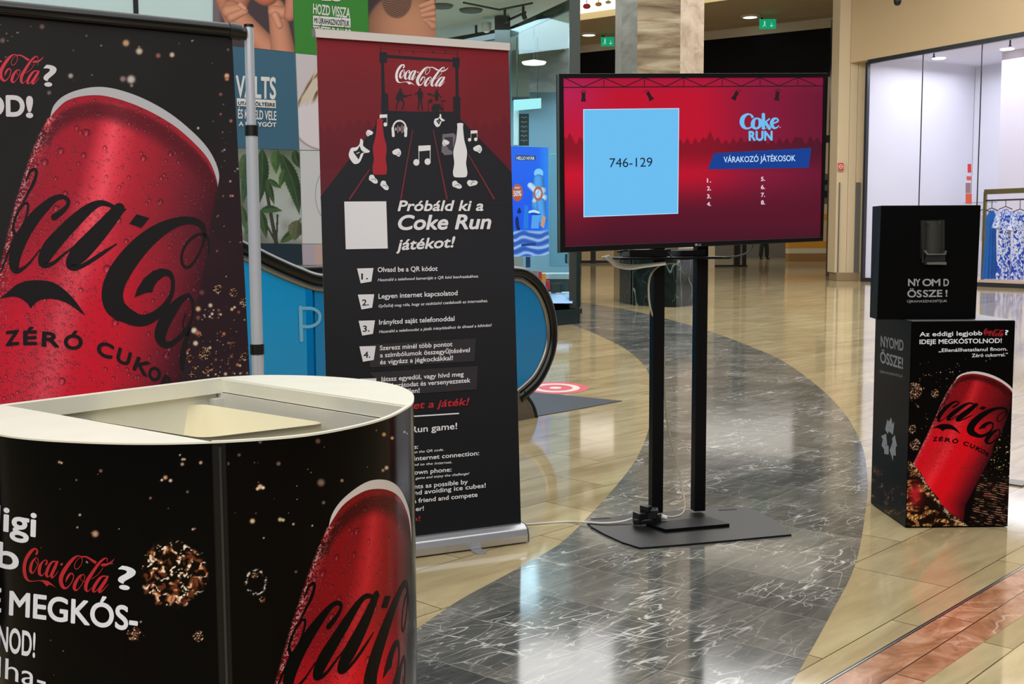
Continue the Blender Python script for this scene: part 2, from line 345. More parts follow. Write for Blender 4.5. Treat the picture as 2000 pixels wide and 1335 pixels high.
# ------------------------------------------------------------------ printed pictures (colours laid per vertex of a fine grid)
def lin(c):
    c = np.asarray(c, float) / 255; return np.where(c <= .04045, c / 12.92, ((c + .055) / 1.055)**2.4)
_NG = RNG.random((64, 64))
def vnoise(x, y, f=1.0):
    x = x * f; y = y * f; xi = np.floor(x).astype(int); yi = np.floor(y).astype(int); a = x - xi; b = y - yi; a = a * a * (3 - 2 * a); b = b * b * (3 - 2 * b)
    g = lambda i, j: _NG[i % 64, j % 64]
    return (g(xi, yi) * (1 - a) + g(xi + 1, yi) * a) * (1 - b) + (g(xi, yi + 1) * (1 - a) + g(xi + 1, yi + 1) * a) * b
def fbm(x, y, f, o=4): return sum(vnoise(x + 17 * i, y + 9 * i, f * 2**i) / 2**(i + 1) for i in range(o)) / (1 - .5**o)
def mixc(C, col, a): return C + (np.asarray(col, float) - C) * np.clip(a, 0, 1)[:, None]
def sst(a, b, x): t = np.clip((x - a) / (b - a), 0, 1); return t * t * (3 - 2 * t)
def sheet(name, surf, quad, nx, ny, paint, m, parent, d=.0003, label=None):
    """grid sheet on a surface between four surface points (bl, br, tr, tl)"""
    a = np.linspace(0, 1, nx); b = np.linspace(0, 1, ny); A, B = np.meshgrid(a, b); A = A.ravel()[:, None]; B = B.ravel()[:, None]
    q = [np.array(p) for p in quad]; Q = (q[0] * (1 - A) + q[1] * A) * (1 - B) + (q[3] * (1 - A) + q[2] * A) * B
    X = surf.X(Q, d); col = paint(Q, px_of(X))
    me = bpy.data.meshes.new(name); o = bpy.data.objects.new(name, me); COL.objects.link(o)
    org = org_of(parent) if parent is not None else X.mean(0); Xl = X - org
    i = np.arange(nx * ny).reshape(ny, nx); F = np.stack([i[:-1, :-1], i[:-1, 1:], i[1:, 1:], i[1:, :-1]], -1).reshape(-1, 4)
    me.vertices.add(len(Xl)); me.vertices.foreach_set('co', Xl.astype(np.float32).ravel())
    me.loops.add(F.size); me.loops.foreach_set('vertex_index', F.ravel().astype(np.int32))
    me.polygons.add(len(F)); me.polygons.foreach_set('loop_start', (np.arange(len(F)) * 4).astype(np.int32)); me.update(calc_edges=True)
    at = me.color_attributes.new('Col', 'FLOAT_COLOR', 'POINT'); at.data.foreach_set('color', np.c_[lin(np.clip(col, 0, 255)), np.ones(len(col))].astype(np.float32).ravel())
    me.materials.append(m)
    if parent is not None: o.parent = parent
    else: o.location = org
    if label: o['label'] = label
    return o

RIM_O = [(98,225),(104,207),(120,190),(145,178),(180,170.5),(215,172),(258,184),(300,203),(340,228),(380,262),(405,290),(420,317),(427,342),(424,366)]
RIM_I = [(424,360),(419,340),(407,313),(385,286),(345,250),(300,222),(250,200),(200,187),(160,188),(130,197),(112,212),(98,228)]
RIM = [tuple(a) for a in catmull(RIM_O, 5)] + [tuple(a) for a in catmull(RIM_I, 5)]
XL = np.array([(150,120),(225,98),(265,76),(310,58),(400,30),(520,2),(640,-30),(860,-95),(1100,-170)], float)
XR = np.array([(150,420),(350,427),(430,414),(530,399),(640,376),(740,352),(900,306),(1100,246)], float)
DROPS = []
_r = random.Random(3)
for i in range(3400):
    y = _r.uniform(195, 900); t = _r.random(); big = _r.random()
    DROPS.append((t, y, 1.0 + 1.3 * _r.random()**2 + (2.6 * _r.random() if big > .90 else 0) + (4.5 * _r.random() if big > .985 else 0)))
for i in range(1500):
    y = _r.uniform(380, 860); DROPS.append((_r.gauss(.3, .11) % 1, y, 1.1 + 1.9 * _r.random()**2))
def can_paint(P, C, warm=0.0):
    """the drinks can of the advertisement; P on the poster's own measure, C the ground"""
    x, y = P[:, 0], P[:, 1]; xl = np.interp(y, XL[:, 0], XL[:, 1]); xr = np.interp(y, XR[:, 0], XR[:, 1])
    ro = np.array(RIM_O, float); yt = np.interp(x, ro[:-1, 0], ro[:-1, 1]); t = (x - xl) / (xr - xl)
    ins = sst(-.012, .004, t) * (1 - sst(.985, 1.01, t)) * (y > yt + 4) * (x > 0 * x - 400)
    ins = np.where((x > 428) | ((y < 222) & (x < 99)), 0, ins)
    red = np.array((188, 30, 52)) * (1 - warm) + np.array((178, 16, 24)) * warm
    st = [0, .06, .16, .28, .35, .41, .47, .56, .66, .78, .9, 1.0]
    g = 1 - warm
    cols = np.array([(96,20,36),(140,28,46),(150,28,46),(152,30,48),(205,60,76),(226,84,98),(205,58,74),(168,36,54),(150,32,48),(124,30,46),(92,26,40),(60,20,32)], float)
    cols = cols * (1 - .25 * warm) if warm else cols
    cols2 = np.array([(140,14,36),(176,22,46),(188,26,50),(190,44,62),(205,72,86),(202,58,74),(192,28,50),(190,20,44),(186,24,46),(150,26,44),(100,24,40),(54,18,30)], float)
    tt = t + .05 * (fbm(x, y, .012) - .5)
    c1 = np.stack([np.interp(tt, st, cols[:, k]) for k in range(3)], 1); c2 = np.stack([np.interp(tt, st, cols2[:, k]) for k in range(3)], 1)
    k = sst(420, 620, y)[:, None]; B = c1 * (1 - k) + c2 * k
    if warm: B = np.minimum(B * np.array((1.18, .62, .66)), 245) + np.array((4, 0, 0))
    dy = (y - yt)                                      # neck: red lip then a dark step
    slope = np.clip((x - 180) / 240, 0, 1)
    B = mixc(B, (150, 30, 46) if not warm else (130, 18, 22), 1 - sst(20, 34, dy + slope * -6)); B = mixc(B, (74, 18, 30) if not warm else (54, 8, 10), sst(22, 36, dy) * (1 - sst(48, 72 + 30 * slope, dy)) * .8)
    # drops
    o = np.argsort(x); xs = x[o]; dw = np.zeros(len(x)); lt = np.zeros(len(x))
    for t0, yc, r in DROPS:
        xc = np.interp(yc, XL[:, 0], XL[:, 1]) * (1 - t0) + np.interp(yc, XR[:, 0], XR[:, 1]) * t0
        a, b = np.searchsorted(xs, (xc - r * 1.2, xc + r * 1.2)); j = o[a:b]; j = j[np.abs(y[j] - yc) < r * 1.3]
        if not len(j): continue
        dx = (x[j] - xc) / r; dyy = (y[j] - yc) / r; rr = np.hypot(dx, dyy)
        dw[j] = np.maximum(dw[j], np.exp(-((rr - .8) / .25)**2) * (.35 + .4 * sst(-1, 1, dx - dyy)) * (1 if r > 2 else .8))
        lt[j] = np.maximum(lt[j], np.exp(-((dx + .1)**2 + (dyy - .55)**2) / .08) * .8 + np.exp(-(rr / .5)**2) * .25)
    if not warm: B = B * np.array((1.12, 1.02, 1.05))
    B = mixc(B, (52, 8, 22), dw); B = mixc(B, (255, 150, 158), lt * (.75 if not warm else .6))
    # frost of tiny beads along the left edge
    e = np.exp(-(np.abs(t - .012) / .03)) * (fbm(x, y, .45, 2) > .58) * (y > 225); B = mixc(B, (245, 190, 190), e * .8)
    out = C * (1 - ins[:, None]) + B * ins[:, None]
    return out
def bubbles(P, C, pts):
    x, y = P[:, 0], P[:, 1]
    for bx, by, r, c in pts:
        j = np.where((np.abs(x - bx) < r * 1.6) & (np.abs(y - by) < r * 1.6))[0]
        if len(j): C[j] = mixc(C[j], c, np.exp(-(((x[j] - bx)**2 + (y[j] - by)**2) / (r * r * .7))**2))
    return C
def scatter(n, x0, x1, y0, y1, seed, r0=1, r1=4.5, cols=((200,180,170),(150,110,100),(220,200,170),(190,140,120))):
    q = random.Random(seed); out = []
    for i in range(n):
        x = q.uniform(x0, x1); y = q.uniform(y0, y1); r = r0 + (r1 - r0) * q.random()**3; c = q.choice(cols); out.append((x, y, r, c))
        if q.random() < .35: out.append((x + r * 1.3, y + r * q.uniform(-1, 1), r * .8, q.choice(cols)))
    return out
def blob(P, C, cx, cy, rx, ry, seed=0, k=.3):
    """a faceted lump of amber light and dark: an ice-cola splash drop"""
    x, y = P[:, 0] - cx, P[:, 1] - cy; wx = 9 * (fbm(x + 5, y, .07, 2) - .5) * rx / 30; x, y = x * .8 + y * .6 + wx, y * .8 - x * .6 + 9 * (fbm(y, x + 9, .07, 2) - .5) * rx / 30
    rx = ry = (rx + ry) / 2; d = np.sqrt((x / rx)**2 + (y / ry)**2) + .25 * (fbm(x + seed, y, k * .25, 3) - .5); ins = 1 - sst(.92, 1.02, d)
    n = fbm(x + seed * 3, y + seed, k, 3); n2 = fbm(x - seed, y + 40, k * 1.7, 2)
    c = np.zeros_like(C) + np.array((12, 6, 4)); c = mixc(c, (96, 48, 28), sst(.5, .62, n)); c = mixc(c, (206, 142, 100), sst(.62, .70, n) * sst(.4, .6, n2)); c = mixc(c, (255, 236, 210), sst(.70, .76, n2))
    return C * (1 - ins[:, None]) + c * ins[:, None]
CAN_M = [
 [(292,345,36),(330,318,30),(362,285,22),(368,255,22),(340,235,26),(295,245,36),(240,290,54),(180,355,66),(125,440,70),(90,520,68),(75,590,58),(85,632,40),(120,625,20),(165,585,12),(215,520,8)],
 [(610,285,20),(550,268,32),(490,292,50),(420,350,68),(340,430,78),(270,510,82),(235,580,62),(245,606,32),(290,592,20),(340,550,14),(420,490,8)],
 [(645,298,62),(585,370,80),(505,460,96),(430,540,100),(385,598,62),(410,620,30),(470,595,22),(540,550,22),(630,490,8)],
 [(870,645,46),(915,650,34),(936,690,22),(930,760,24),(890,830,36),(830,885,54),(760,905,66),(690,880,84),(628,835,110),(608,770,116),(625,690,118),(680,595,114),(760,500,100),(850,425,80),(940,378,56),(1020,362,42),(1080,378,36),(1106,420,26),(1105,470,18),(1085,530,12),(1050,590,14),(1015,618,16),(990,600,16),(985,550,14),(1010,490,14),(1060,445,16),(1110,440,16),(1130,480,10),(1130,545,6)],
 [(1020,768,24),(980,792,38),(930,850,62),(888,920,68),(868,985,62),(882,1028,44),(920,1035,34),(970,1000,26),(1020,940,20),(1045,870,16),(1043,800,18),(1020,768,20)],
 [(1005,870,10),(992,930,8),(1012,985,10),(1030,940,14),(1012,1000,24),(992,1080,30),(986,1150,24),(990,1180,8)],
 [(140,150,8),(160,100,14),(185,84,16),(196,104,16),(180,160,18),(150,215,14),(125,265,8)],
 [(80,440,20),(70,400,14),(85,340,14),(115,285,14),(145,268,14),(150,300,12),(135,360,12),(110,420,16),(85,440,14),(60,500,14),(30,570,12),(5,640,8)]]
CAN_MP = [[(740,328),(810,350),(765,403),(700,380)],
 [(598,284),(686,300),(640,350),(600,330)],
 [(728,780),(742,735),(780,675),(830,635),(880,622),(885,668),(855,690),(835,720),(825,752),(790,755)],
 [(0,785),(40,750),(90,710),(150,690),(220,687),(290,700),(350,740),(400,790),(440,845),(458,875),(420,850),(370,815),(310,792),(250,787),(210,797),(185,815),(165,838),(145,810),(110,785),(70,775),(30,780)]]
CAN_T = [('Z',(32,1040),(98,1034),74,(0,-1)),('É',(128,1036),(196,1034),72,(0,-1)),('R',(228,1042),(316,1048),74,(.05,-1)),('Ó',(346,1056),(440,1062),74,(.08,-1)),
 ('C',(522,1086),(602,1114),72,(.2,-1)),('U',(628,1122),(694,1152),70,(.26,-1)),('K',(720,1168),(794,1208),70,(.4,-1)),('O',(796,1208),(852,1242),66,(.44,-1)),('R',(868,1254),(916,1286),60,(.48,-1))]
def can_marks(art, m):
    T = lambda V: V / 2.782 + np.array((0, 300))
    for st in CAN_M: art.stroke(st, m, T=T, k=8)
    for p in CAN_MP:
        V = T(catmull(p, 4, True) if len(p) > 12 else np.array(p, float)); art.put(V, [tuple(t) for t in tessellate_polygon([[Vector((a[0], -a[1], 0)) for a in V]])], m)
    for ch, a, b, h, up in CAN_T: art.text(ch, a, b, h, m, bold=.055, up=up, T=T)
# ================================================================== the setting
cream_t = mat_tile('cream_marble_tiles', [(.25, S(150,132,96)), (.45, S(168,150,112)), (.6, S(182,166,126)), (.8, S(198,182,144))], -46.5, .92, .385, S(84,70,46), .07, vstretch=(.6, 3.2, 1), nscale=2.4, tilevar=.16, msize=.0026, warp=.4, spec=.38)
grey_t = mat_tile('grey_veined_marble_tiles', [(.25, S(66,68,67)), (.45, S(86,87,83)), (.6, S(104,103,97)), (.8, S(124,122,114))], -50.5, .345, .363, S(146,142,130), .09, off=0.0, vstretch=(1.0, 4, 1), nscale=3.2, tilevar=.28, msize=.0016, warp=.4,
    veins=[(1.5, (1.0, 6, 1), 40, .008, S(222,220,212), .85, 3.1), (3.4, (1, 4.5, 1), 24, .008, S(204,202,194), .6, 9.4), (2.4, (1, 5, 1), 58, .006, S(226,224,216), .7, 1.3), (1.4, (1.0, 7, 1), -34, .0045, S(236,234,226), .9, 5.7)], spec=.34)
pink_t = mat_tile('pink_marble_tiles', [(.25, S(128,82,56)), (.42, S(162,112,80)), (.55, S(184,134,104)), (.75, S(206,166,140))], -46.5, 1.15, .19, S(80,50,34), .16, vstretch=(1, 1.6, 1), nscale=4, tilevar=.12, msize=.003, warp=2.2,
    veins=[(3.0, (1, 1.5, 1), 10, .010, S(226,196,170), .6, 2.2), (4.2, (1, 1.4, 1), 60, .006, S(96,56,40), .6, 7.2)])
dark_line = mat('dark_metal_strip', S(40,38,36), .3, .6)
fl = MB().quad([(-30, -4, 0), (40, -4, 0), (40, 75, 0), (-30, 75, 0)], cream_t).build('floor', kind='structure')
def floor_px(pts, z=.0006): return [tuple(at_z(a, b, 0)[:2]) + (z,) for a, b in pts]
bl = [(1040,606),(1135,640),(1170,655),(1220,680),(1255,710),(1270,740),(1273,800),(1263,850),(1240,900),(1202,950),(1152,1005),(1095,1060),(1005,1113),(900,1170),(813,1228),(700,1300),(560,1400)]
br = [(1545,1335),(1622,1200),(1671,1100),(1690,1000),(1694,930),(1680,860),(1640,795),(1580,740),(1520,700),(1450,670),(1380,645),(1300,622),(1200,600),(1080,582)]
Lw = catmull([at_z(a, b)[:2] for a, b in bl], 6); Rw = catmull([at_z(a, b)[:2] for a, b in [(1400, 1560)] + br], 6)
loop = [tuple(p) for p in Lw] + [tuple(p) for p in Rw]
band = MB(); V = [(p[0], p[1], .0006) for p in loop]; band.add(V, [tuple(t) for t in tessellate_polygon([[Vector((p[0], p[1], 0)) for p in loop]])], grey_t)
band.build('trim_1', kind='structure')
a, b = at_z(1615, 1335)[:2], at_z(2000, 1108)[:2]; d = (b - a) / np.linalg.norm(b - a); n = np.array([d[1], -d[0]])
P = lambda s, w, z=.0007: (a[0] + d[0] * s + n[0] * w, a[1] + d[1] * s + n[1] * w, z)
MB().quad([P(-4, .0), P(-4, .192), P(9, .192), P(9, .0)], pink_t).build('trim_2', kind='structure')
mt = MB(); mt.quad([P(-4, -.013, .0009), P(-4, -.007, .0009), P(9, -.007, .0009), P(9, -.013, .0009)], dark_line); mt.quad([P(-4, -.004, .0009), P(-4, .001, .0009), P(9, .001, .0009), P(9, -.004, .0009)], dark_line)
mt.quad([P(-4, -.007, .0010), P(-4, -.004, .0010), P(9, -.004, .0010), P(9, -.007, .0010)], mat('steel_strip', S(190,186,178), .25, .8)); mt.build('trim_3', kind='structure')

# entrance plate of the escalator and the round floor sticker
g = MB(); q = [at_z(*p) for p in [(1030,765),(1215,783),(1108,803),(1013,819),(960,800)]]; g.slab([tuple(p[:2]) + (.004,) for p in q], (0, 0, -.004), grain(mat('comb_plate_grey', S(26,32,44), .5, .2, spec=.2), 90, .2))
g.build('escalator_floor_plate', label='dark blue-grey metal floor plate in front of the escalator', cat='floor plate')
g = MB(); c = at_z(1085, 757); st_r = mat('sticker_red', S(200,50,60), .4); st_w = mat('sticker_white', S(222,200,190), .4)
def fdisc(g, c, r0, r1, z, m, k=40):
    V = [(c[0] + r * math.cos(2*math.pi*i/k), c[1] + r * math.sin(2*math.pi*i/k) * 1.35, z) for r in (r0, r1) for i in range(k)]; g.add(V, [(i, (i+1) % k, k + (i+1) % k, k + i) for i in range(k)], m)
fdisc(g, c, .0, .27, .0012, st_w); fdisc(g, c, .2, .27, .0016, st_r); fdisc(g, c, .05, .14, .0016, st_r)
g.build('floor_sticker', label='round red and white sticker on the floor beyond the escalator end', cat='sticker')

# ---- left poster wall
wa = R(33.5); WO = at_y(600, 461, 10.0); PW = Plane((WO[0], WO[1], 0), (math.cos(wa), math.sin(wa), 0), (0, 0, 1))
pale = grain(mat('pale_aqua_wall', S(204,228,226), .35), 3, .04); w_white = mat('wall_white', S(206,204,204), .6)
ur = PW.uv((851, 60))[0][0]
g = MB(); nb = PW.X([(-14, 0), (ur, 0), (ur, 6.5), (-14, 6.5)]); g.slab(nb, -PW.N * .25, pale); g.build('wall_left', kind='structure')
def wallquad(name, px4, m, d=.006, label=None, cat='poster', art=None):
    g = MB(); X = [PW.at(*p, d=d) for p in px4]; g.slab(X, -PW.N * .005, m); return g.build(name, label=label, cat=cat)
u_j = PW.uv((266, 40))[0][0]
g = MB(); X = PW.X([(u_j - .02, 2.0), (u_j + .02, 2.0), (u_j + .02, 6.5), (u_j - .02, 6.5)], .004); g.slab(X, -PW.N * .003, mat('joint_black', S(14,16,18), .5)); g.build('trim_4', kind='structure')
ppos = mat_print('poster_print', .4, .4)
def uvq(px4): return [PW.uv(p)[0] for p in px4]
def poster(name, px4, nx, ny, paint, label, d=.012, cat='poster'):
    q = uvq(px4); c = np.mean(PW.X(q), 0); root = empty(name, (c[0], c[1], min(p[1] for p in q)), label, cat)
    g = MB(); g.slab(PW.X(q, d - .001), -PW.N * .008, mat('poster_backing', S(210,210,208), .6)); g.build('backing', root)
    sheet('printed_sheet', PW, q, nx, ny, paint, ppos, root, d=d); return root
def caps(P, C, p0, p1, r0, r1, col, hi=(40, 30, 26), lx=-.6):
    x, y = P[:, 0], P[:, 1]; ax, ay = p0; bx, by = p1; L2 = (bx-ax)**2 + (by-ay)**2; t = np.clip(((x-ax)*(bx-ax) + (y-ay)*(by-ay)) / L2, 0, 1)
    dx, dy = x - ax - t * (bx-ax), y - ay - t * (by-ay); r = r0 + (r1-r0) * t; d = np.hypot(dx, dy) / r
    sh = np.clip(1 - d * d, 0, 1)**.5; s = .62 + .38 * sh + .16 * (dx * lx - dy * .4) / r
    cc = np.asarray(col, float) * s[:, None] + np.asarray(hi, float) * (sh**3)[:, None] * .3
    k = 1 - sst(.93, 1.03, d); return C * (1 - k[:, None]) + cc * k[:, None]
SK = (206,140,110)
def p_hands(Q, P):
    C = np.zeros((len(P), 3)) + (74, 62, 66); C = mixc(C, (150,140,144), sst(440, 424, P[:, 0]) * .6)
    C = caps(P, C, (470,-20), (452,60), 26, 12, (190,120,96)); C = caps(P, C, (430,-10), (452,50), 14, 10, (188,122,98))
    C = caps(P, C, (452,20), (545,118), 20, 24, SK); C = caps(P, C, (446,22), (470,16), 13, 9, (214,148,118)); C = caps(P, C, (452,34), (478,22), 9, 7, (214,148,118)); C = caps(P, C, (470,10), (478,17), 6, 4.5, (222,156,128))
    C = caps(P, C, (540,15), (556,120), 17, 26, SK); C = caps(P, C, (535,22), (560,26), 12, 12, (216,148,120)); C = caps(P, C, (538,30), (546,50), 8, 7, (222,152,122)); C = caps(P, C, (572,-10), (566,30), 14, 12, (200,130,104))
    C = caps(P, C, (508,-22), (520,-14), 26, 26, (214,120,90)); return C
poster('hands_poster', [(415,85.5),(574.5,102.6),(570,-20),(415,-20)], 160, 130, p_hands, 'photo poster of bare raised forearms and hands on a dark ground, top left wall')
def p_back(Q, P):
    C = np.zeros((len(P), 3)) + (66, 56, 58); C = caps(P, C, (790,62), (800,150), 78, 90, (190,134,104), lx=.4)
    x, y = P[:, 0], P[:, 1]; hm = sst(1.05, .9, np.hypot((x-775)/30, (y+2)/38)); st = .5 + .5 * np.sin(np.hypot(x-760, y+14) * 1.6 + 5 * fbm(x, y, .08)); C = mixc(C, (96,68,56), hm); C = mixc(C, (168,130,108), hm * st**3 * .8)
    for a, b in (((845,4),(822,12)),((846,14),(824,22)),((847,26),(826,30)),((848,38),(832,40))): C = caps(P, C, a, b, 6, 5, (206,146,118))
    C = caps(P, C, (846,50), (838,44), 9, 6, (200,140,112)); return C
poster('back_poster', [(719,84),(850,84),(850,-20),(717,-20)], 140, 110, p_back, 'photo poster of a bare back with auburn hair and a hand, above the roll-up banner')
green = mat('poster_green', S(58,136,52), .4); blue = mat('poster_blue', S(62,104,128), .4); teal = mat('poster_teal', S(26,46,58), .4)
g_root = empty('green_slogan_poster', PW.at(645, 60), 'green poster with white return and recycle slogan', 'poster')
MB().slab([PW.at(*p, d=.012) for p in [(575.5,103.5),(720,118.5),(718,-20),(571.5,-20)]], -PW.N * .008, green).build('panel', g_root)
wm = mat('print_white', S(226,226,222), .5); km = mat('print_black', S(18,20,22), .5)
A = Art(PW, d0=.0145, dd=.0004)
A.text('HOZD VISSZA', (610,27), (682,36), 19, wm, bold=.03, up=(.02,-1)); A.poly([(610,31),(683,37),(683,54.5),(610,49)], wm); A.text('MI ÚJRAHASZNOSÍTJUK', (612.5,45.5), (681,52), 10.5, km, bold=.03)
A.text('TEMÉTELD BALDE', (610,66), (683,74), 15, wm, bold=.03); A.text('ÉS', (627,1), (664,3), 18, wm, bold=.05); A.build('slogan', g_root)
b_root = empty('blue_slogan_poster', PW.at(520, 280), 'blue poster with white refill slogan behind the banner pole', 'poster')
MB().slab([PW.at(*p, d=.012) for p in [(400,286),(583,293),(575,103.5),(400,85)]], -PW.N * .008, blue).build('panel', b_root)
A = Art(PW, d0=.0145, dd=.0004)
A.text('VÁLTS', (460,189), (537,193), 40, wm, bold=.035); A.poly([(461,192),(537,196),(537.5,211.5),(462,207)], wm); A.text('UTÁNTÖLTÉSRE', (464,205), (535.5,208.5), 6.5, km, bold=.05)
A.text('ÉS KÍMÉLD VELE', (463.5,231), (538,235), 17, wm, bold=.03); A.text('A BOLYGÓT', (465,246), (538,248), 8, wm, bold=.05); A.build('slogan', b_root)
def p_linen(Q, P):
    x, y = P[:, 0], P[:, 1]; C = np.zeros((len(P), 3)) + (208, 200, 204)
    d = np.hypot((x-640)/66, (y-238)/54); C = mixc(C, (222,214,218), sst(1.02, .98, d)); C = mixc(C, (150,134,134), np.exp(-((d-1.03)/.03)**2) * (y > 240) * .8)
    s = (x - 576) * .62 + (y - 190) * 1.0; f = fbm(x * .9 + y * .5, y * .15 - x * .1, .12, 3); m = sst(-6, 6, (x-582) * 1.9 - (200-y)) * sst(215, 195, y + (x-580) * .3); C = mixc(C, (196,174,150), m * .9); C = mixc(C, (120,88,62), m * sst(.55, .68, f)); C = mixc(C, (234,224,206), m * sst(.62, .5, f) * .5)
    return C
poster('cloth_poster', [(584,292.5),(640,293.5),(640,110.5),(576.5,104.5)], 70, 200, p_linen, 'photo poster of beige linen and a white dish, right of the blue slogan', d=.0135)
poster('blank_poster', [(589.5,475.6),(640,475.6),(640,294.8),(584.8,294)], 110, 200, lambda Q, P: mixc(np.zeros((len(P), 3)) + (206, 206, 208), (96,90,92), np.exp(-((np.hypot((P[:, 0]-648)/32, (P[:, 1]-380)/54) - 1) / .015)**2) * .8), 'plain white wall panel with a thin curved line, beside the roll-up banner', cat='wall panel')
poster('skin_panel', [(590,517),(640,517),(640,476.5),(588.5,476.5)], 40, 30, lambda Q, P: mixc(mixc(np.zeros((len(P), 3)) + (176,164,176), (196,166,158), sst(612, 620, P[:, 0])), (176,150,150), sst(0, 30, P[:, 0] - 620)), 'pale pink and mauve photo strip low on the wall', cat='poster')
LV = [((455,275),(395,-1))]
def p_plant(Q, P):
    x, y = P[:, 0], P[:, 1]; n = fbm(x, y, .02, 2); C = np.zeros((len(P), 3)) + (128,132,124); C = mixc(C, (176,182,178), sst(.45, .75, n)); C = mixc(C, (96,104,92), sst(.5, .25, n)); C = mixc(C, (70,84,66), sst(330, 290, y) * .35); C = mixc(C, (120,140,80), np.exp(-((x-560)**2 + (y-335)**2) / 900) * .6)
    def leaf(C, a, b, w, col, curve=0):
        ax, ay = a; bx, by = b; L = math.hypot(bx-ax, by-ay); ex, ey = (bx-ax)/L, (by-ay)/L; s = ((x-ax)*ex + (y-ay)*ey) / L; q = -(x-ax)*ey + (y-ay)*ex - curve * np.sin(np.clip(s, 0, 1) * math.pi)
        prof = w * np.clip(np.sin(np.clip(s, 0, 1)**.75 * math.pi), 0, 1) * (1 + .16 * ((s * L / 7) % 1)); k = sst(1, -1, np.abs(q) - prof) * (s > 0) * (s < 1)
        c = np.asarray(col, float) * (.8 + .35 * sst(-w, w, q) + .2 * (fbm(x, y, .15, 2) - .5))[:, None]; c = mixc(c, (112,132,92), np.exp(-(q / .8)**2) * .5); return C * (1 - k[:, None]) + c * k[:, None]
    st = (52,58,48)
    C = caps(P, C, (520,370), (540,478), 3, 4, st); C = caps(P, C, (542,420), (540,470), 2, 2, st); C = caps(P, C, (516,430), (538,472), 2, 2, st)
    for a, b, w, col, cv in [((500,292),(474,400),11,(58,84,52),4),((512,290),(505,402),12,(50,76,46),-3),((548,300),(585,420),13,(48,72,46),-6),((575,292),(588,330),8,(50,70,44),3),((520,350),(536,400),6,(52,76,46),0),((555,330),(546,368),6,(66,92,56),0),((522,350),(550,368),5,(60,86,50),0),
                             ((508,410),(521,466),8,(56,82,50),0),((508,412),(552,412),7,(60,84,54),-4),((548,474),(588,424),8,(66,88,48),6),((470,400),(485,460),7,(70,92,60),0),((540,290),(540,340),9,(70,100,56),2),((500,420),(478,460),7,(78,98,64),2),((478,300),(468,350),9,(74,96,62),-2),((580,430),(575,470),14,(92,96,72),0)]: C = leaf(C, a, b, w, col, cv)
    return C
poster('plant_poster', [(400,473.5),(588.5,476),(583.5,294),(400,287)], 200, 200, p_plant, 'photo poster of drooping green serrated leaves low on the left wall', d=.0135)
g = MB(); g.slab([PW.at(*p, d=.013) for p in [(400,517),(590,517),(588.5,476.5),(400,474)]], -PW.N * .008, teal); g.build('teal_panel', label='dark teal strip under the leaf poster on the left wall', cat='wall panel')
X = PW.X([(-14, 0), (ur, 0), (ur, PW.uv((600, 519))[0][1]), (-14, PW.uv((600, 519))[0][1])], .01); MB().slab(X, -PW.N * .008, w_white).build('baseboard_left', kind='structure')

# ---- escalator
ES = at_z(1040, 815); ed = np.array([math.cos(R(47.2)), math.sin(R(47.2)), 0]); EP = Plane((ES[0], ES[1], 0), ed, (0, 0, 1)); nf = -EP.N if EP.N[1] < 0 else EP.N
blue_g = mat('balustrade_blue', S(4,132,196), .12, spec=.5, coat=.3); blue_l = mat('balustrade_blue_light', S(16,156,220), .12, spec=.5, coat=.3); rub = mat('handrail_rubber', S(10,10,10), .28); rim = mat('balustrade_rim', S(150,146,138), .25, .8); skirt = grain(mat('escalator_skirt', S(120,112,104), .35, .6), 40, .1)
rail_px = [(1013,778),(1048,745),(1071,700),(1079.5,655),(1074,605),(1056,562),(1030,537),(1000,529),(900,531),(800,535),(700,542),(628,546),(580,531),(530,509),(490,489),(455,472)]
rail_uv = [EP.uv(p)[0] for p in rail_px]; e1, e2 = rail_uv[-2], rail_uv[-1]; dd_ = (e2 - e1) / np.linalg.norm(e2 - e1); rail_uv += [e2 + np.array((-.5, .26)) * k for k in (1, 2, 3, 4, 6)]
rail = catmull(rail_uv, 6)
esc = empty('escalator', (ES[0], ES[1], 0), 'escalator side with blue balustrade panels and rounded black handrail end', 'escalator')
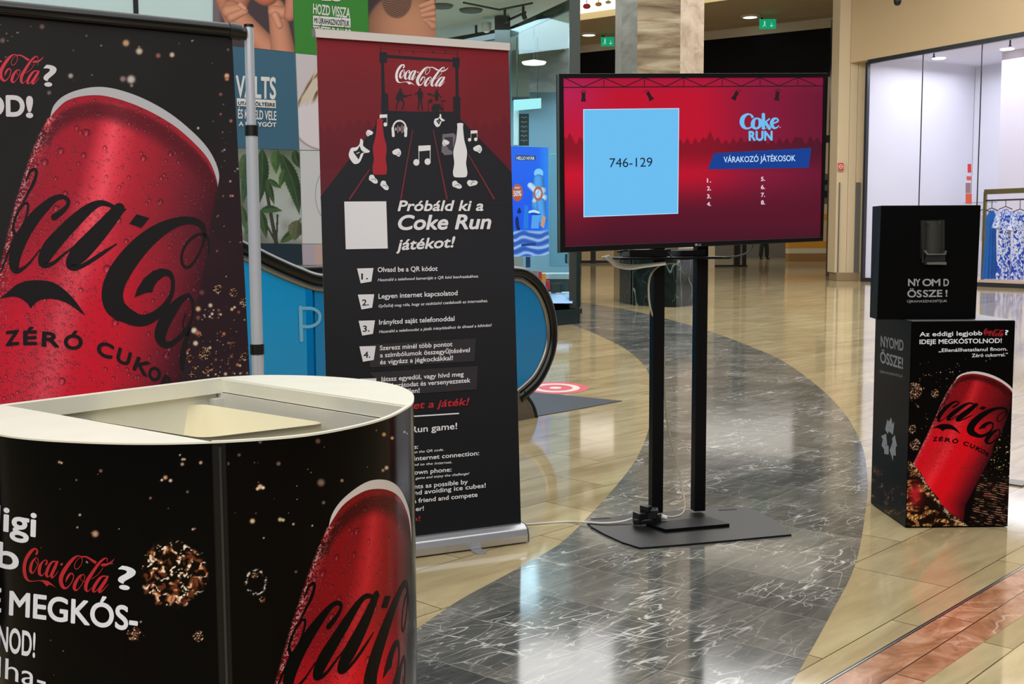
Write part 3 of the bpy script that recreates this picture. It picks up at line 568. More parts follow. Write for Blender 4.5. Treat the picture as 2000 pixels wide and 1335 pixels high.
def balus(off, name_extra=None):
    X = EP.X(rail) + nf * off
    g = MB(); g.tube(X, .036, rub, 10); g.build('handrail', esc)
    ctr = np.array((rail[:, 0].mean(), .5)); inner = []
    t = np.gradient(rail, axis=0); t /= np.linalg.norm(t, axis=1)[:, None]; nrm = np.stack([-t[:, 1], t[:, 0]], 1)
    inn = rail + nrm * .052
    g = MB(); g.tube(EP.X(inn) + nf * off, .017, rim, 8); g.build('rim_trim', esc)
    # blue panel: strip between the inner edge and the skirt
    top = rail + nrm * .062; top = top[top[:, 1] > .16]; us = np.linspace(top[:, 0].min() + .01, top[:, 0].max() - .003, 90)
    j = int(np.argmax(top[:, 0])); lo_arc = top[:j + 1]; hi_arc = top[j:]
    yt_ = np.interp(us, hi_arc[::-1, 0], hi_arc[::-1, 1]); yb_ = np.interp(us, lo_arc[np.argsort(lo_arc[:, 0]), 0], lo_arc[np.argsort(lo_arc[:, 0]), 1], left=.17); yb_ = np.maximum(yb_, np.maximum(.17, yt_ - 1.0))
    edges = [EP.uv((p, 600))[0][0] for p in (545, 600, 612, 622)]
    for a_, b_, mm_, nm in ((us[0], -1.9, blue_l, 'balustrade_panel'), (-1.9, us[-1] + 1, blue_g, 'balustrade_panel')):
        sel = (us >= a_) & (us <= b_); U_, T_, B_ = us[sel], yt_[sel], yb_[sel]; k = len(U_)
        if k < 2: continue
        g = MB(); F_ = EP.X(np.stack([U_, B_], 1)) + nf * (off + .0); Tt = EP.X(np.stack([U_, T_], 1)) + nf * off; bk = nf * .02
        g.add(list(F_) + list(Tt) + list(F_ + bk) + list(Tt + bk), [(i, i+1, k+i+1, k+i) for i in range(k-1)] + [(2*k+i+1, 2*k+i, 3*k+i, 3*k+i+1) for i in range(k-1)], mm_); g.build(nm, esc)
    # skirt under the glass
    g = MB(); sk = [(us[0], 0), (.02, 0), (-.06, .12), (-.12, .185), (-1.8, .185), (us[0], max(.185, yt_[0] - 1.0))]; g.slab(EP.X(sk) + nf * (off - .02), nf * .06, skirt); g.build('skirt', esc)
    g = MB(); g.tube(EP.X(catmull([(.02, .0), (.0, .06), (-.04, .12), (-.11, .19)], 5)) + nf * (off - .02), .012, rub, 8); g.build('brush_seal', esc)
balus(0.0); balus(1.15)
A = Art(EP, d0=.004); lp = mat('letter_pale_blue', S(120,188,220), .4)
A.stroke([(588,664,7),(586,600,7)], lp, curve=False); A.stroke([(586,602,6),(608,602,6),(621,609,6),(624,619,6),(620,630,6),(606,637,6),(587,637,6)], lp, k=6); A.build('letter_p', esc)
st_m = grain(mat('step_metal', S(70,70,72), .4, .6), 60, .2)
g = MB()
for i in range(9):
    s0 = -1.0 - i * .4; z0 = .02 if i < 2 else .02 + (i - 1) * .2
    g.slab([EP.X((s0 - .4, 0))[0] + nf * .08 + np.array((0, 0, z0)), EP.X((s0, 0))[0] + nf * .08 + np.array((0, 0, z0)), EP.X((s0, 0))[0] + nf * 1.07 + np.array((0, 0, z0)), EP.X((s0 - .4, 0))[0] + nf * 1.07 + np.array((0, 0, z0))], (0, 0, -.19 if i > 1 else -.015), st_m)
g.build('steps', esc)
# ================================================================== counter
black_v = mat('black_vinyl', S(4,4,6), .16, spec=.09); seam_m = mat('black_seam', S(14,14,16), .4, spec=.3)
white_b = grain(mat('white_laminate', S(224,222,206), .4), 14, .06); white_in = grain(mat('white_inner_board', S(206,204,192), .5), 10, .05); cream_in = grain(mat('cream_liner', S(222,212,176), .55), 3, .05, stretch=(1, 1, 1))
HT = .92; DR = Drum()
ctr = empty('promotional_counter', (CC[0], CC[1], 0), 'round black promotional counter with open white top, front left', 'counter')
PH = lambda px, py: math.atan2(at_z(px, py, HT)[0] - CC[0], -(at_z(px, py, HT)[1] - CC[1]))
phD, phA = R(-88), R(193.4); phC1, phC2 = PH(413, 862), PH(441, 862); phB = PH(797, 792)
def ring_pt(ph, dr=0): r = float(crad(ph)) + dr; return np.array([CC[0] + r * math.sin(ph), CC[1] - r * math.cos(ph)])
def wall_arc(a, b, dr, th, z0, z1, m, n=60):
    g = MB(); ps = np.linspace(a, b, n); o = [ring_pt(p, dr) for p in ps]; i = [ring_pt(p, dr - th) for p in ps]
    V = [(p[0], p[1], z) for z in (z0, z1) for p in o] + [(p[0], p[1], z) for z in (z0, z1) for p in i]; k = n
    F = [(j, j+1, k+j+1, k+j) for j in range(k-1)] + [(2*k+j+1, 2*k+j, 3*k+j, 3*k+j+1) for j in range(k-1)]; g.add(V, F, m, True)
    g.add(V, [(k+j, k+j+1, 3*k+j+1, 3*k+j) for j in range(k-1)] + [(0, k, 3*k, 2*k), (k-1, 3*k-1, 4*k-1, 2*k-1)], m); return g
lwrap = wall_arc(phD, phC1, 0, .005, .0, HT - .002, black_v).build('left_wrap', ctr)
rwrap = wall_arc(phC2, phA, 0, .005, .0, HT - .002, black_v, 90).build('right_wrap', ctr)
wall_arc(phC1, phC2, -.003, .01, .0, HT - .004, seam_m, 8).build('seam_strip', ctr)
g = MB(); c1 = ring_pt((phC1 + phC2) / 2 + .004, -.002); g.box((c1[0], c1[1], .46), (.004, .006, .9), mat('seam_edge', S(40,40,42), .3), rz=(phC1 + phC2) / 2); g.build('seam_strip', ctr)
# top: two solid segments, thin lip, frame boards
pA, pB, pC, pD = ring_pt(phA), ring_pt(phB), ring_pt(phC1), ring_pt(phD)
seg = lambda a, b, r_=-.006, n=220: [tuple(ring_pt(p, r_)) for p in np.linspace(a, b, n)]
def inset(p, q, w):                                     # offset chord p->q towards the centre
    d = (q - p) / np.linalg.norm(q - p); n = np.array([-d[1], d[0]]); n = n if n @ (CC - p) > 0 else -n; return n * w
MB().prism(seg(phD, phC1), HT - .032, HT - .003, white_b).prism(seg(phD, phC1, .0012), HT - .003, HT, white_b).build('top_plate', ctr)
MB().prism(seg(phB, phA), HT - .032, HT - .003, white_b).prism(seg(phB, phA, .0012), HT - .003, HT, white_b).build('top_plate', ctr)
nDA = inset(pD, pA, .022); MB().prism([tuple(pA), tuple(pD), tuple(pD + nDA), tuple(pA + nDA)], HT - .034, HT, white_b).build('frame_board', ctr)
wall_arc(phC1, phB, .0012, .008, HT - .003, HT + .0005, white_b, 160).build('top_lip', ctr)
for p, q, nm in ((pD, pA, 'back_board'), (pA, pB, 'side_board')):
    n = inset(p, q, .008); d = (q - p) / np.linalg.norm(q - p) * .01
    MB().prism([tuple(p + d + n*.2), tuple(q - d + n*.2), tuple(q - d + n), tuple(p + d + n)], .0, HT - .034, white_in).build(nm, ctr)
n1, n2 = inset(pD, pA, .03), inset(pA, pB, .03)
cp = pA + n1 * .7 + n2 * .7; g = MB(); g.box((cp[0], cp[1], HT / 2 - .02), (.03, .03, HT - .05), white_in, rz=R(52)); g.build('corner_post', ctr)
# liner: open tub with soft corner, rim a little under the top
zl = HT - .055; Lb = at_z(392, 788, zl)[:2]; Lr = at_z(640, 826, zl)[:2]; Ll = at_z(150, 815, zl)[:2]; Lf = Ll + (Lr - Lb); Lf = CC + (Lf - CC) * .8
def rloop(ps, r, k=5):
    out = []
    for i in range(len(ps)):
        p, a, b = ps[i], ps[i-1], ps[(i+1) % len(ps)]; u = (a - p) / np.linalg.norm(a - p); v = (b - p) / np.linalg.norm(b - p)
        for t in np.linspace(0, 1, k): out.append((p + u * r) * (1-t)**2 + p * 2*t*(1-t) + (p + v * r) * t * t)
    return out
lo = rloop([Lb, Lr, Lf, Ll], .035); cc_ = np.mean(lo, 0); n = len(lo); V = []
for z, s_ in ((zl, 1), (zl, .975), (.3, .88)): V += [tuple(cc_ + (p - cc_) * s_) + (z,) for p in lo]
V += [tuple(cc_ + (p - cc_) * 1.0) + (zl - .02,) for p in lo] + [tuple(cc_ + (p - cc_) * .9) + (.29,) for p in lo]
F = [(a*n+j, a*n+(j+1) % n, b*n+(j+1) % n, b*n+j) for a, b in ((0, 1), (1, 2), (0, 3), (3, 4)) for j in range(n)] + [tuple(range(2*n, 3*n)), tuple(range(4*n, 5*n))]
g = MB(); g.add(V, F, cream_in, True); g.build('liner_tub', ctr)
scuff = mat('scuff_mark', S(120,116,100), .6)
pr = mat_print('vinyl_print', .16, .09)
white_p = mat('vinyl_white', S(228,232,242), .35, spec=.3); red_p = mat('vinyl_red', S(176,22,40), .35); cola_k = mat('print_can_black', S(4,4,5), .35, spec=.08)
base_k = lambda P, c=(3,3,5): np.zeros((len(P), 3)) + c
BUBL = scatter(26, 60, 405, 880, 1330, 5, .8, 3.5)
def p_left(Q, P):
    C = base_k(P); C = bubbles(P, C, [(427/2.17,919,4,(130,100,90)),(323,932,5,(210,160,120)),(316,937,3,(240,220,190)),(333,938,4,(225,200,180)),(356,906,4,(190,160,130)),(392,903,4,(200,170,140)),(186,1042,8,(190,150,120)),(156,1005,3,(200,190,160)),(149,937,2,(150,130,120)),(366,960,3,(120,110,110))] + BUBL)
    C = blob(P, C, 336, 1118, 58, 74, 3, .11); C = blob(P, C, 261, 1237, 14, 13, 8, .35); C = blob(P, C, 387, 1242, 11, 10, 21, .35); return C
qz = lambda px, py: DR.uv((px, py))[0]
sheet('left_print', DR, [(phD * CR0, .25), (phC1 * CR0 - .002, .25), (phC1 * CR0 - .002, HT - .004), (phD * CR0, HT - .004)], 520, 560, p_left, pr, lwrap, d=.0006)
toart_c = lambda Q: np.c_[Q, np.ones(len(Q))] @ np.array([[1.413, -.025, -.947], [-.03, 1.496, .443]]).T
BO = at_y(495, 400, 3.3); BPL = Plane((BO[0], BO[1], 0), (math.cos(R(33.5)), math.sin(R(33.5)), 0), (0, 0, 1))
def p_right(Q, P):
    C = base_k(P, (4, 3, 4)); A_ = px_of(BPL.X(toart_c(Q)))
    C = bubbles(P, C, [(508,1173/1.36,4,(110,90,90)),(467,888,4,(90,80,80)),(445,905,4,(90,90,90)),(544,905,5,(120,90,80)),(508,950,6,(235,190,150)),(503,954,4,(240,210,180)),(514,952,4,(250,230,200)),(627,942,9,(130,104,90)),(668,938,4,(170,130,100)),(755,913,5,(220,190,170)),(748,918,4,(190,140,110)),(493,1017,6,(220,190,150)),(547,1014,5,(200,180,140)),(553,1015,4,(210,190,150)),(573,1023,3,(200,180,140)),(610,1026,2,(220,220,220)),(632,981,4,(110,110,110)),(750,848,5,(210,160,100)),(766,855,4,(220,180,130)),(621,861,6,(110,70,60)),(790,843,3,(220,200,170)),(795,846,2,(220,200,170)),(735,840,2,(160,110,80)),(578,1116,3,(130,90,70)),(515,1050,2,(190,190,190))] + scatter(22, 450, 790, 870, 1010, 9, .5, 1.4))
    d = np.hypot((P[:, 0]-500)/21, (P[:, 1]-1136)/25); n_ = fbm(P[:, 0], P[:, 1], .25, 3); C = mixc(C, (236,226,214), np.exp(-((d-.92)/.1)**2) * sst(.5, .6, n_)); C = blob(P, C, 497, 1122, 7, 8, 5, .5); C = blob(P, C, 513, 1170, 6, 7, 15, .5)
    return can_paint(A_, C, 1.0)
uC2 = phC2 * CR0 + .002
sheet('can_print', DR, [(uC2, .25), (1.05, .25), (1.05, HT - .004), (uC2, HT - .004)], 700, 620, p_right, pr, rwrap, d=.0006)
_inv = np.linalg.inv(np.array([[1.413, -.025, -.947], [-.03, 1.496, .443], [0, 0, 1]]))
A = Art(DR, d0=.0012, bend=True, clip=(uC2, 1.05, .26, HT), fmap=lambda V: (np.c_[BPL.uv(V), np.ones(len(V))] @ _inv.T)[:, :2])
A.poly(RIM, mat('rim_silver', S(214,206,204), .4)); can_marks(A, cola_k); A.build('can_lettering', rwrap)
A = Art(DR, d0=.0012, bend=True, clip=(phD * CR0, phC1 * CR0, .26, HT))
A.text('Az eddigi', (-230,990), (70,1047), 47, white_p, bold=.03, up=(.03,-1)); A.text('legjobb', (-240,1052), (36,1113), 47, white_p, bold=.03, up=(.03,-1))
A.text('IDEJE', (-190,1150), (2,1194), 45, white_p, bold=.03, up=(.03,-1)); A.text('MEGKÓS-', (20,1199), (268,1231), 45, white_p, bold=.03, up=(.03,-1))
A.text('TOL', (-150,1234), (-14,1262), 46, white_p, bold=.03, up=(.03,-1)); A.text('NOD!', (-2,1267), (69,1282), 46, white_p, bold=.03, up=(.03,-1))
A.text('„Ellenállha-', (-210,1262), (90,1346), 40, white_p, bold=.01, up=(.03,-1)); A.text('?', (232,1148), (265,1152), 44, white_p, bold=.02)
logo(A, lambda V: V / 7.692 + np.array((30, 1050)), red_p); A.build('slogan_lettering', lwrap)

# ================================================================== banner on a tubular stand
alu = grain(mat('brushed_aluminium', S(196,196,200), .3, .75), 30, .05); alu_p = mat('pole_white_aluminium', S(206,210,220), .22, .35); blk = mat('black_plastic', S(14,14,15), .35)
bs = empty('banner_stand', (BO[0], BO[1], 0), 'black drinks-can banner hanging on a tubular pole stand behind the counter', 'banner')
uP = BPL.uv((495, 400))[0][0]; zt = BPL.uv((484, 52))[0][1]; zc1 = BPL.uv((490, 256))[0][1]; zc2 = BPL.uv((503, 682))[0][1]
for u_, first in ((uP, True), (uP - 2.02, False)):
    c = BPL.X((u_, 0))[0]
    g = MB(); g.tube([c + (0, 0, .01), c + (0, 0, zc2)], .0185, alu_p, 20); g.tube([c + (0, 0, zc2), c + (0, 0, zc1)], .0175, alu_p, 20); g.tube([c + (0, 0, zc1), c + (0, 0, zt)], .0135, alu_p, 20); g.build('pole', bs)
    for z in (zc1, zc2):
        g = MB(); g.tube([c + (0, 0, z - .014), c + (0, 0, z + .016)], .0205 if z == zc2 else .0195, blk, 20); g.build('collar', bs)
    g = MB(); g.tube([c + (0, 0, zt - .002), c + (0, 0, zt + .006)], .0145, blk, 16); g.build('pole_cap', bs)
    g = MB(); g.box((c[0], c[1], .006), (.1, .42, .012), blk, rz=R(33.5)); g.build('foot', bs)
zb_ = BPL.uv((478, 66))[0][1]
g = MB(); uE = BPL.uv((452, 62))[0][0]; g.tube([BPL.X((uE, zb_ + .004))[0], BPL.X((uP - 1.98, zb_ + .004))[0]], .021, mat('bar_black_gloss', S(12,12,12), .18), 20); g.build('crossbar', bs)
g = MB(); g.tube([BPL.X((uE - .01, zb_ + .004))[0], BPL.X((uE + .025, zb_ + .002))[0]], .0235, blk, 20); g.build('bar_end_cap', bs)
g = MB(); g.tube([BPL.X((uE + .02, zb_))[0], BPL.X((uP - .012, zb_))[0]], .0145, mat('joint_white', S(206,204,200), .3), 16); g.build('joint', bs)
g = MB(); g.tube([BPL.X((uP - .026, zb_))[0], BPL.X((uP - .012, zb_))[0]], .0185, blk, 16); g.build('joint_ring', bs)
qa, qb = BPL.uv((452, 70))[0], BPL.uv((487, 732))[0]; sl = (qb - qa) / (qb[1] - qa[1]); qbr = qa + sl * (.12 - qa[1])
quad = [(-2.03, .12), tuple(qbr), tuple(qa), (-2.0, qa[1])]
fab = mat_print('banner_fabric_print', .62, .25)
BB = scatter(26, 0, 450, 40, 160, 21, 1, 3.5, ((170,150,150),(120,90,90),(190,180,170),(150,110,110))) + scatter(60, 395, 485, 180, 735, 4, .8, 3.6, ((120,90,90),(190,170,160),(150,100,80),(200,150,120),(160,110,110))) + scatter(75, 355, 470, 600, 740, 8, .8, 4.2, ((190,120,80),(220,190,150),(150,90,60),(230,210,180)))
def p_banner(Q, P):
    x, y = P[:, 0], P[:, 1]; C = np.zeros((len(P), 3)) + (31, 28, 31); C = mixc(C, (52, 26, 38), sst(280, 560, y + (x - 300) * .4) * sst(-100, 200, x)); C = mixc(C, (36,30,32), sst(640, 760, y) * .5)
    C = mixc(C, (17, 15, 18), sst(.3, .8, fbm(x, y, .008, 2)) * .3)
    C = bubbles(P, C, [(60,10,7,(90,80,70)),(189,33,5,(170,155,140)),(82,52,6,(120,84,90)),(5,79,6,(110,95,90)),(246,84,8,(200,160,120)),(272,100,8,(205,190,165)),(309,35*3.1,6,(150,90,90)),(336,107,6,(210,190,160)),(138,148,6,(170,160,150)),(240,154,7,(150,120,120)),(256,155,10,(200,190,185)),(257,167,4,(150,120,120)),(443,148,6,(230,180,130)),(443,154,5,(180,120,100)),(431,184,4,(150,80,80)),(451,236,4,(160,110,110)),(96,181,5,(120,100,110)),(387,250,3,(210,190,160))] + BB)
    C = can_paint(P, C, 0.0)
    for a in ((398,690,12),(425,585-20,9),(413,705+15,6),(371,700,7),(455,565+6,8),(477,589,10),(455,672,5),(477,696,8),(402,722,7),(376,730,6)): C = blob(P, C, a[0], a[1], a[2], a[2] * 1.1, a[0] % 17, .5)
    C = bubbles(P, C, [(387,603,6,(230,190,140)),(379,645,7,(240,225,200)),(386,650,6,(190,110,80)),(382,670,6,(230,215,190)),(411,596,5,(220,200,180)),(394,571,6,(120,60,70)),(387,620,5,(130,70,70))])
    k = sst(.965, .995, (Q[:, 1] / qa[1]))                       # stitched sleeve at the top
    return C
# the part in view is fine, the remainder coarse
uS = -1.02
def lerpq(u): t = (u - quad[0][0]) / (quad[1][0] - quad[0][0]); tt = (u - quad[3][0]) / (quad[2][0] - quad[3][0]); return (u, .12), (u, qa[1])
bq = [(uS, .12), quad[1], quad[2], (uS, qa[1])]
zs = .62; f_ = (zs - .12) / (qa[1] - .12); br_z = (quad[1][0] + (quad[2][0] - quad[1][0]) * f_, zs)
bsh = sheet('banner_sheet', BPL, [(uS, zs), br_z, quad[2], (uS, qa[1])], 640, 800, p_banner, fab, bs, d=.004)
sheet('banner_sheet', BPL, [(uS, .12), quad[1], br_z, (uS, zs)], 100, 80, p_banner, fab, bs, d=.004)
sheet('banner_sheet', BPL, [quad[0], (uS, .12), (uS, qa[1]), quad[3]], 80, 80, p_banner, fab, bs, d=.004)
g = MB(); g.slab(BPL.X([(-2.03, .12), quad[1], quad[2], (-2.0, qa[1])], .003), -BPL.N * .001, mat('fabric_back', S(24,22,24), .8)); g.build('banner_backing', bs)
A = Art(BPL, d0=.0046)
A.poly(RIM, mat('rim_grey', S(186,186,192), .5)); kb = mat('banner_black', S(25,21,25), .6, spec=.25); can_marks(A, kb); A.build('can_lettering', bsh)
bw = mat('banner_white', S(214,210,216), .6); A = Art(BPL, d0=.0046)
A.text('O', (-34,225), (6,226), 38, bw, bold=.05, up=(-.02,-1)); A.text('D', (13,226), (46,226.5), 38, bw, bold=.05, up=(-.02,-1)); A.text('!', (52,228), (62,228.5), 38, bw, bold=.05); A.text('?', (85,168), (109,168.6), 40, bw, bold=.02)
logo(A, aff([(960,260),(1280,820),(1500,305),(740,490),(1210,385)], [(30,105.8),(64.7,165.1),(82.7,111.8),(2.4,131.6),(55.5,119)]), mat('banner_red', S(206,48,70), .6)); A.build('slogan_lettering', bsh)

# ================================================================== roll-up banner
rb0 = at_z(1018, 1062)[:2]; rb1 = at_z(813, 1090)[:2]; ru = (rb0 - rb1) / np.linalg.norm(rb0 - rb1); rn = np.array([-ru[1], ru[0]])       # rn away from camera
rl = .80; lean = np.array([rn[0] * .030, rn[1] * .030, 1.0]); RO_ = rb0 + rn * .05
RPL = Plane((RO_[0], RO_[1], 0), (ru[0], ru[1], 0), lean)
ru_root = empty('roll_up_banner', (RO_[0] - ru[0] * .4, RO_[1] - ru[1] * .4, 0), 'dark red and black roll-up banner with game instructions, silver base on the floor', 'banner')
qt = [RPL.uv(p)[0] for p in ((646, 1085), (1018, 1035), (993, 97), (618, 71))]
bz = max(.03, min(qt[0][1], qt[1][1]) - .02)
u0_, u1_ = qt[0][0], qt[1][0]
g = MB(); prof = [(-.052, .0), (-.055, .03), (-.046, .055), (-.02, .068), (.02, .068), (.046, .055), (.055, .03), (.052, .0)]
n = len(prof); V = []
for s_ in (u0_ - .006, u1_ + .006):
    for a_, z_ in prof: p = np.array([RO_[0], RO_[1]]) + ru * s_ + rn * a_; V.append((p[0], p[1], z_ + .006))
g.add(V, [(i, (i+1) % n, n+(i+1) % n, n+i) for i in range(n)] + [tuple(reversed(range(n))), tuple(range(n, 2*n))], alu, False); cs = g.build('base_cassette', ru_root, bevel=.004)
for s_ in (u0_ - .0085, u1_ + .0062):
    g = MB(); V = []
    for e_ in (s_, s_ + .0025):
        for a_, z_ in prof: p = RO_ + ru * e_ + rn * a_ * 1.03; V.append((p[0], p[1], z_ * 1.03 + .005))
    g.add(V, [(i, (i+1) % n, n+(i+1) % n, n+i) for i in range(n)] + [tuple(reversed(range(n))), tuple(range(n, 2*n))], mat('end_plate_grey', S(90,92,92), .4))
    g.build('end_plate', ru_root)
for px in ((942, 1082), (700, 1112)):
    e = at_z(*px)[:2]; q_ = (e - RO_) @ ru; g = MB(); c = RO_ + ru * q_ - rn * .075; w = .026; P4 = [RO_ + ru * (q_ - w * .8) - rn * .02, RO_ + ru * (q_ + w * .8) - rn * .02, RO_ + ru * (q_ + w) - rn * .095, RO_ + ru * (q_ + w * .6) - rn * .115, RO_ + ru * (q_ - w * .6) - rn * .115, RO_ + ru * (q_ - w) - rn * .095]
    g.prism([tuple(p) for p in P4], 0, .006, alu); g.build('swivel_foot', ru_root, bevel=.001)
g = MB(); pc = RO_ + ru * ((u0_ + u1_) / 2) + rn * .02; g.tube([(pc[0], pc[1], .06), (pc[0] + rn[0] * .06, pc[1] + rn[1] * .06, qt[2][1])], .008, alu, 10); g.build('support_rod', ru_root)
rp = mat_print('roll_up_print', .5, .3)
def p_roll(Q, P):
    x, y = P[:, 0], P[:, 1]; C = np.zeros((len(P), 3)) + (36, 36, 42); C = mixc(C, (22, 22, 26), sst(470, 900, y)); C = mixc(C, (14,15,20), sst(880, 1000, y))
    red = np.zeros_like(C) + (118, 32, 42); red = mixc(red, (132, 28, 38), sst(180, 80, y)); red = mixc(red, (98, 36, 46), sst(250, 400, y)); red = mixc(red, (140, 36, 46), np.exp(-((x-830)**2 / 5200 + (y-150)**2 / 3000)))
    crowd = (y > 232 + 22 * fbm(x, y * 0, .055, 2) + 8 * np.sin(x * .33)) & (y < 330); red = mixc(red, (96, 28, 42), crowd * .5)
    yb = np.where(x < 745, 384 - (x - 626) * (384 - 230) / 119., np.where(x > 897, 231 + (x - 897) * 1.03, 200)); k = sst(1, -1, y - yb)[:, None]; k = np.where(((x < 745) | (x > 897))[:, None], k, sst(219, 217, y)[:, None])
    return C * (1 - k) + red * k
rsh = sheet('printed_sheet', RPL, [(u0_, bz), (u1_, bz), tuple(qt[2]), tuple(qt[3])], 300, 720, p_roll, rp, ru_root, d=.0)
g = MB(); g.slab(RPL.X([(u0_, bz), (u1_, bz), tuple(qt[2]), tuple(qt[3])], -.0008), -RPL.N * .001, mat('sheet_back', S(170,170,170), .7)); g.build('sheet_backing', ru_root)
t0, t1, t2, t3 = [RPL.uv(p)[0] for p in ((615, 73), (994, 99), (994, 85.5), (613, 56.5))]
g = MB(); X = RPL.X([tuple(t0), tuple(t1), tuple(t2), tuple(t3)], .011); g.slab(X, -RPL.N * .022, mat('rail_white', S(214,206,202), .35)); g.build('top_rail', ru_root, bevel=.003)
for a_, b_, w in ((t0, t3, -.006), (t1, t2, .006)):
    g = MB(); X = RPL.X([tuple(a_), tuple(a_ + (w, 0)), tuple(b_ + (w, 0)), tuple(b_)], .013); g.slab(X, -RPL.N * .026, mat('rail_cap_grey', S(120,122,124), .4)); g.build('rail_cap', ru_root)
RW = mat('roll_white', S(236,234,238), .5, spec=.3); RK = mat('roll_charcoal', S(36,36,42), .5, spec=.3); RK2 = mat('roll_black', S(24,26,32), .5); RR = mat('roll_red', S(186,34,50), .5); RL_ = mat('roll_lane_red', S(130,34,52), .5); RC = mat('roll_card', S(44,40,46), .5); RB = mat('roll_bottle_red', S(170,28,46), .5)
A = Art(RPL, d0=.0004)
# stage frame, speakers, truss
A.poly([(741,101),(756,102),(756,107),(883,116),(884,112),(898,113),(897,132),(884,131),(884,121),(756,113),(756,123),(741,122)], RK)
A.poly([(744,122),(750,122),(752,181),(758,184),(759,218),(744,218),(745,180)], RK); A.poly([(889,131),(895,131),(896,188),(899,190),(899,232),(885,224),(885,189),(890,188)], RK)
A.stroke([(743.5,89,1.5),(743.5,102,1.5)], RK, curve=False); A.stroke([(893.5,99,1.5),(893.5,112,1.5)], RK, curve=False)
A.stroke([(744,90,.6),(893,100,.6)], RK, curve=False); A.stroke([(744,95,.6),(893,106,.6)], RK, curve=False)
for x in (780, 806, 847, 871): A.stroke([(x,99,2),(x+(1 if x<800 else (3 if x<830 else -2)),105,1.6)], RK, curve=False)
# stage floor and lanes
A.poly([(759,217),(887,222),(905,240),(905,400),(730,400),(735,240)], RK)
A.poly([(745,231),(760,216),(890,221),(899,232),(994,330),(994,400),(627,400),(626,384)], RK)
for a_, b_, w in (((722,330),(683,388),3.2),((806,253),(783,388),2.6),((846,253),(873,388),2.6),((914,300),(965,388),2.8)): A.stroke([(a_[0],a_[1],w*.5),(b_[0],b_[1],w)], RL_, curve=False)
# band
def fig(x, y, s, legs, arms):
    A.disc(x, y - 19*s, 2.6*s, RK2); A.smooth([(x-4*s,y-15*s),(x+4*s,y-15*s),(x+3.6*s,y-4*s),(x+3*s,y+1*s),(x-3*s,y+1*s),(x-4.4*s,y-6*s)], RK2)
    for L in legs + arms: A.stroke([(x+a*s, y+b*s, w*s) for a, b, w in L], RK2, k=3)
fig(782, 194, 1.0, [[(-2,0,4),(-6,8,3),(-8,19,2.5)],[(2,0,4),(7,8,3),(3,19,2.5)]], [[(3,-12,2.5),(8,-7,2.5),(14,-6,2)],[(-4,-12,2.5),(-7,-6,2.5),(0,-3,2)]]); A.stroke([(776,192,7),(784,190,5),(800,186,2),(803,185,3)], RK2, curve=False)
fig(820, 193, 1.0, [[(-1.5,0,3.4),(-2,9,3),(-3,22,2.4)],[(2,0,3.4),(3,9,3),(5,22,2.4)]], [[(4,-13,2.4),(6,-6,2),(3,0,2)],[(-4,-13,2.4),(-8,-9,2),(-9,-11,2)]])
fig(853, 195, .95, [], [[(-3,-12,2.4),(-8,-8,2),(-12,-13,1.6)],[(3,-12,2.4),(8,-7,2),(10,-4,1.6)]]); A.disc(851, 211, 8.5, RK2, 8.5); A.disc(841, 197, 4.5, RK2, 3.5); A.disc(838, 184, 4, RK2, 2); A.stroke([(860,197,1),(870,197,2.4)], RK2, curve=False); A.stroke([(837,197,1.3),(836,219,1.3)], RK2, curve=False); A.stroke([(864,198,1.3),(866,219,1.3)], RK2, curve=False); A.stroke([(858,205,5),(863,214,4)], RK2, curve=False)
logo(A, lambda V, f=aff([(300,155),(1280,820),(120,520),(960,260),(1500,303),(628,745),(500,640)], [(760+460/16.67,115+183/16.67),(760+1640/16.67,115+892/16.67),(760+120/16.67,115+640/16.67),(760+1310/16.67,115+238/16.67),(760+1885/16.67,115+290/16.67),(760+890/16.67,115+860/16.67),(760+690/16.67,115+745/16.67)]): f(V), RW, fat=1.25)
# notes, guitars, headphones, gloves, bottles
def note(x, y, s):                                    # x,y: centre of the right head
    A.disc(x, y, 6*s, RW, 6.4*s); A.disc(x-22*s, y+1.5*s, 6*s, RW, 6.4*s); A.stroke([(x+5*s,y,1.2*s),(x+5*s,y-31*s,1.2*s)], RW, curve=False); A.stroke([(x-17*s,y+1*s,1.2*s),(x-17*s,y-30*s,1.2*s)], RW, curve=False); A.poly([(x-18*s,y-31*s),(x+5.8*s,y-32*s),(x+5.8*s,y-22*s),(x-18*s,y-20*s)], RW)
note(835, 315.5, 1.0); note(752.5, 243, .62); note(929, 272, .55)
def guitar(x, y, s):
    T = lambda L: [(x + a*s, y + b*s) for a, b in L]
    A.smooth(T([(-18,-4),(-14,-12),(-4,-14),(2,-20),(4,-30),(9,-26),(9,-17),(14,-12),(22,-6),(19,-3),(11,-2),(8,4),(2,16),(-8,19),(-16,10),(-19,2)]), RW)
    A.smooth(T([(-10,-5),(-4,-7),(0,-12),(2,-16),(5,-9),(9,-5),(12,-4),(5,-1),(3,4),(0,10),(-3,6),(-6,2)]), RK2); A.stroke([(x-4*s,y-1*s,1.4*s),(x+2*s,y-4*s,1.4*s)], RW, curve=False)
guitar(700, 301, 1.0); guitar(857, 238, .52)
A.ring(780, 250, 14, 3, RW, 16, 180, 360); A.stroke([(767,250,5),(768,265,5.5)], RW, curve=False); A.stroke([(793,250,5),(792,265,5.5)], RW, curve=False)
for i, h in enumerate((3,7,4,8,6)): A.stroke([(773+i*4,252-h,1.6),(773+i*4,252+h,1.6)], RW if i % 2 == 0 else mat('roll_pink', S(206,150,150), .5), curve=False)
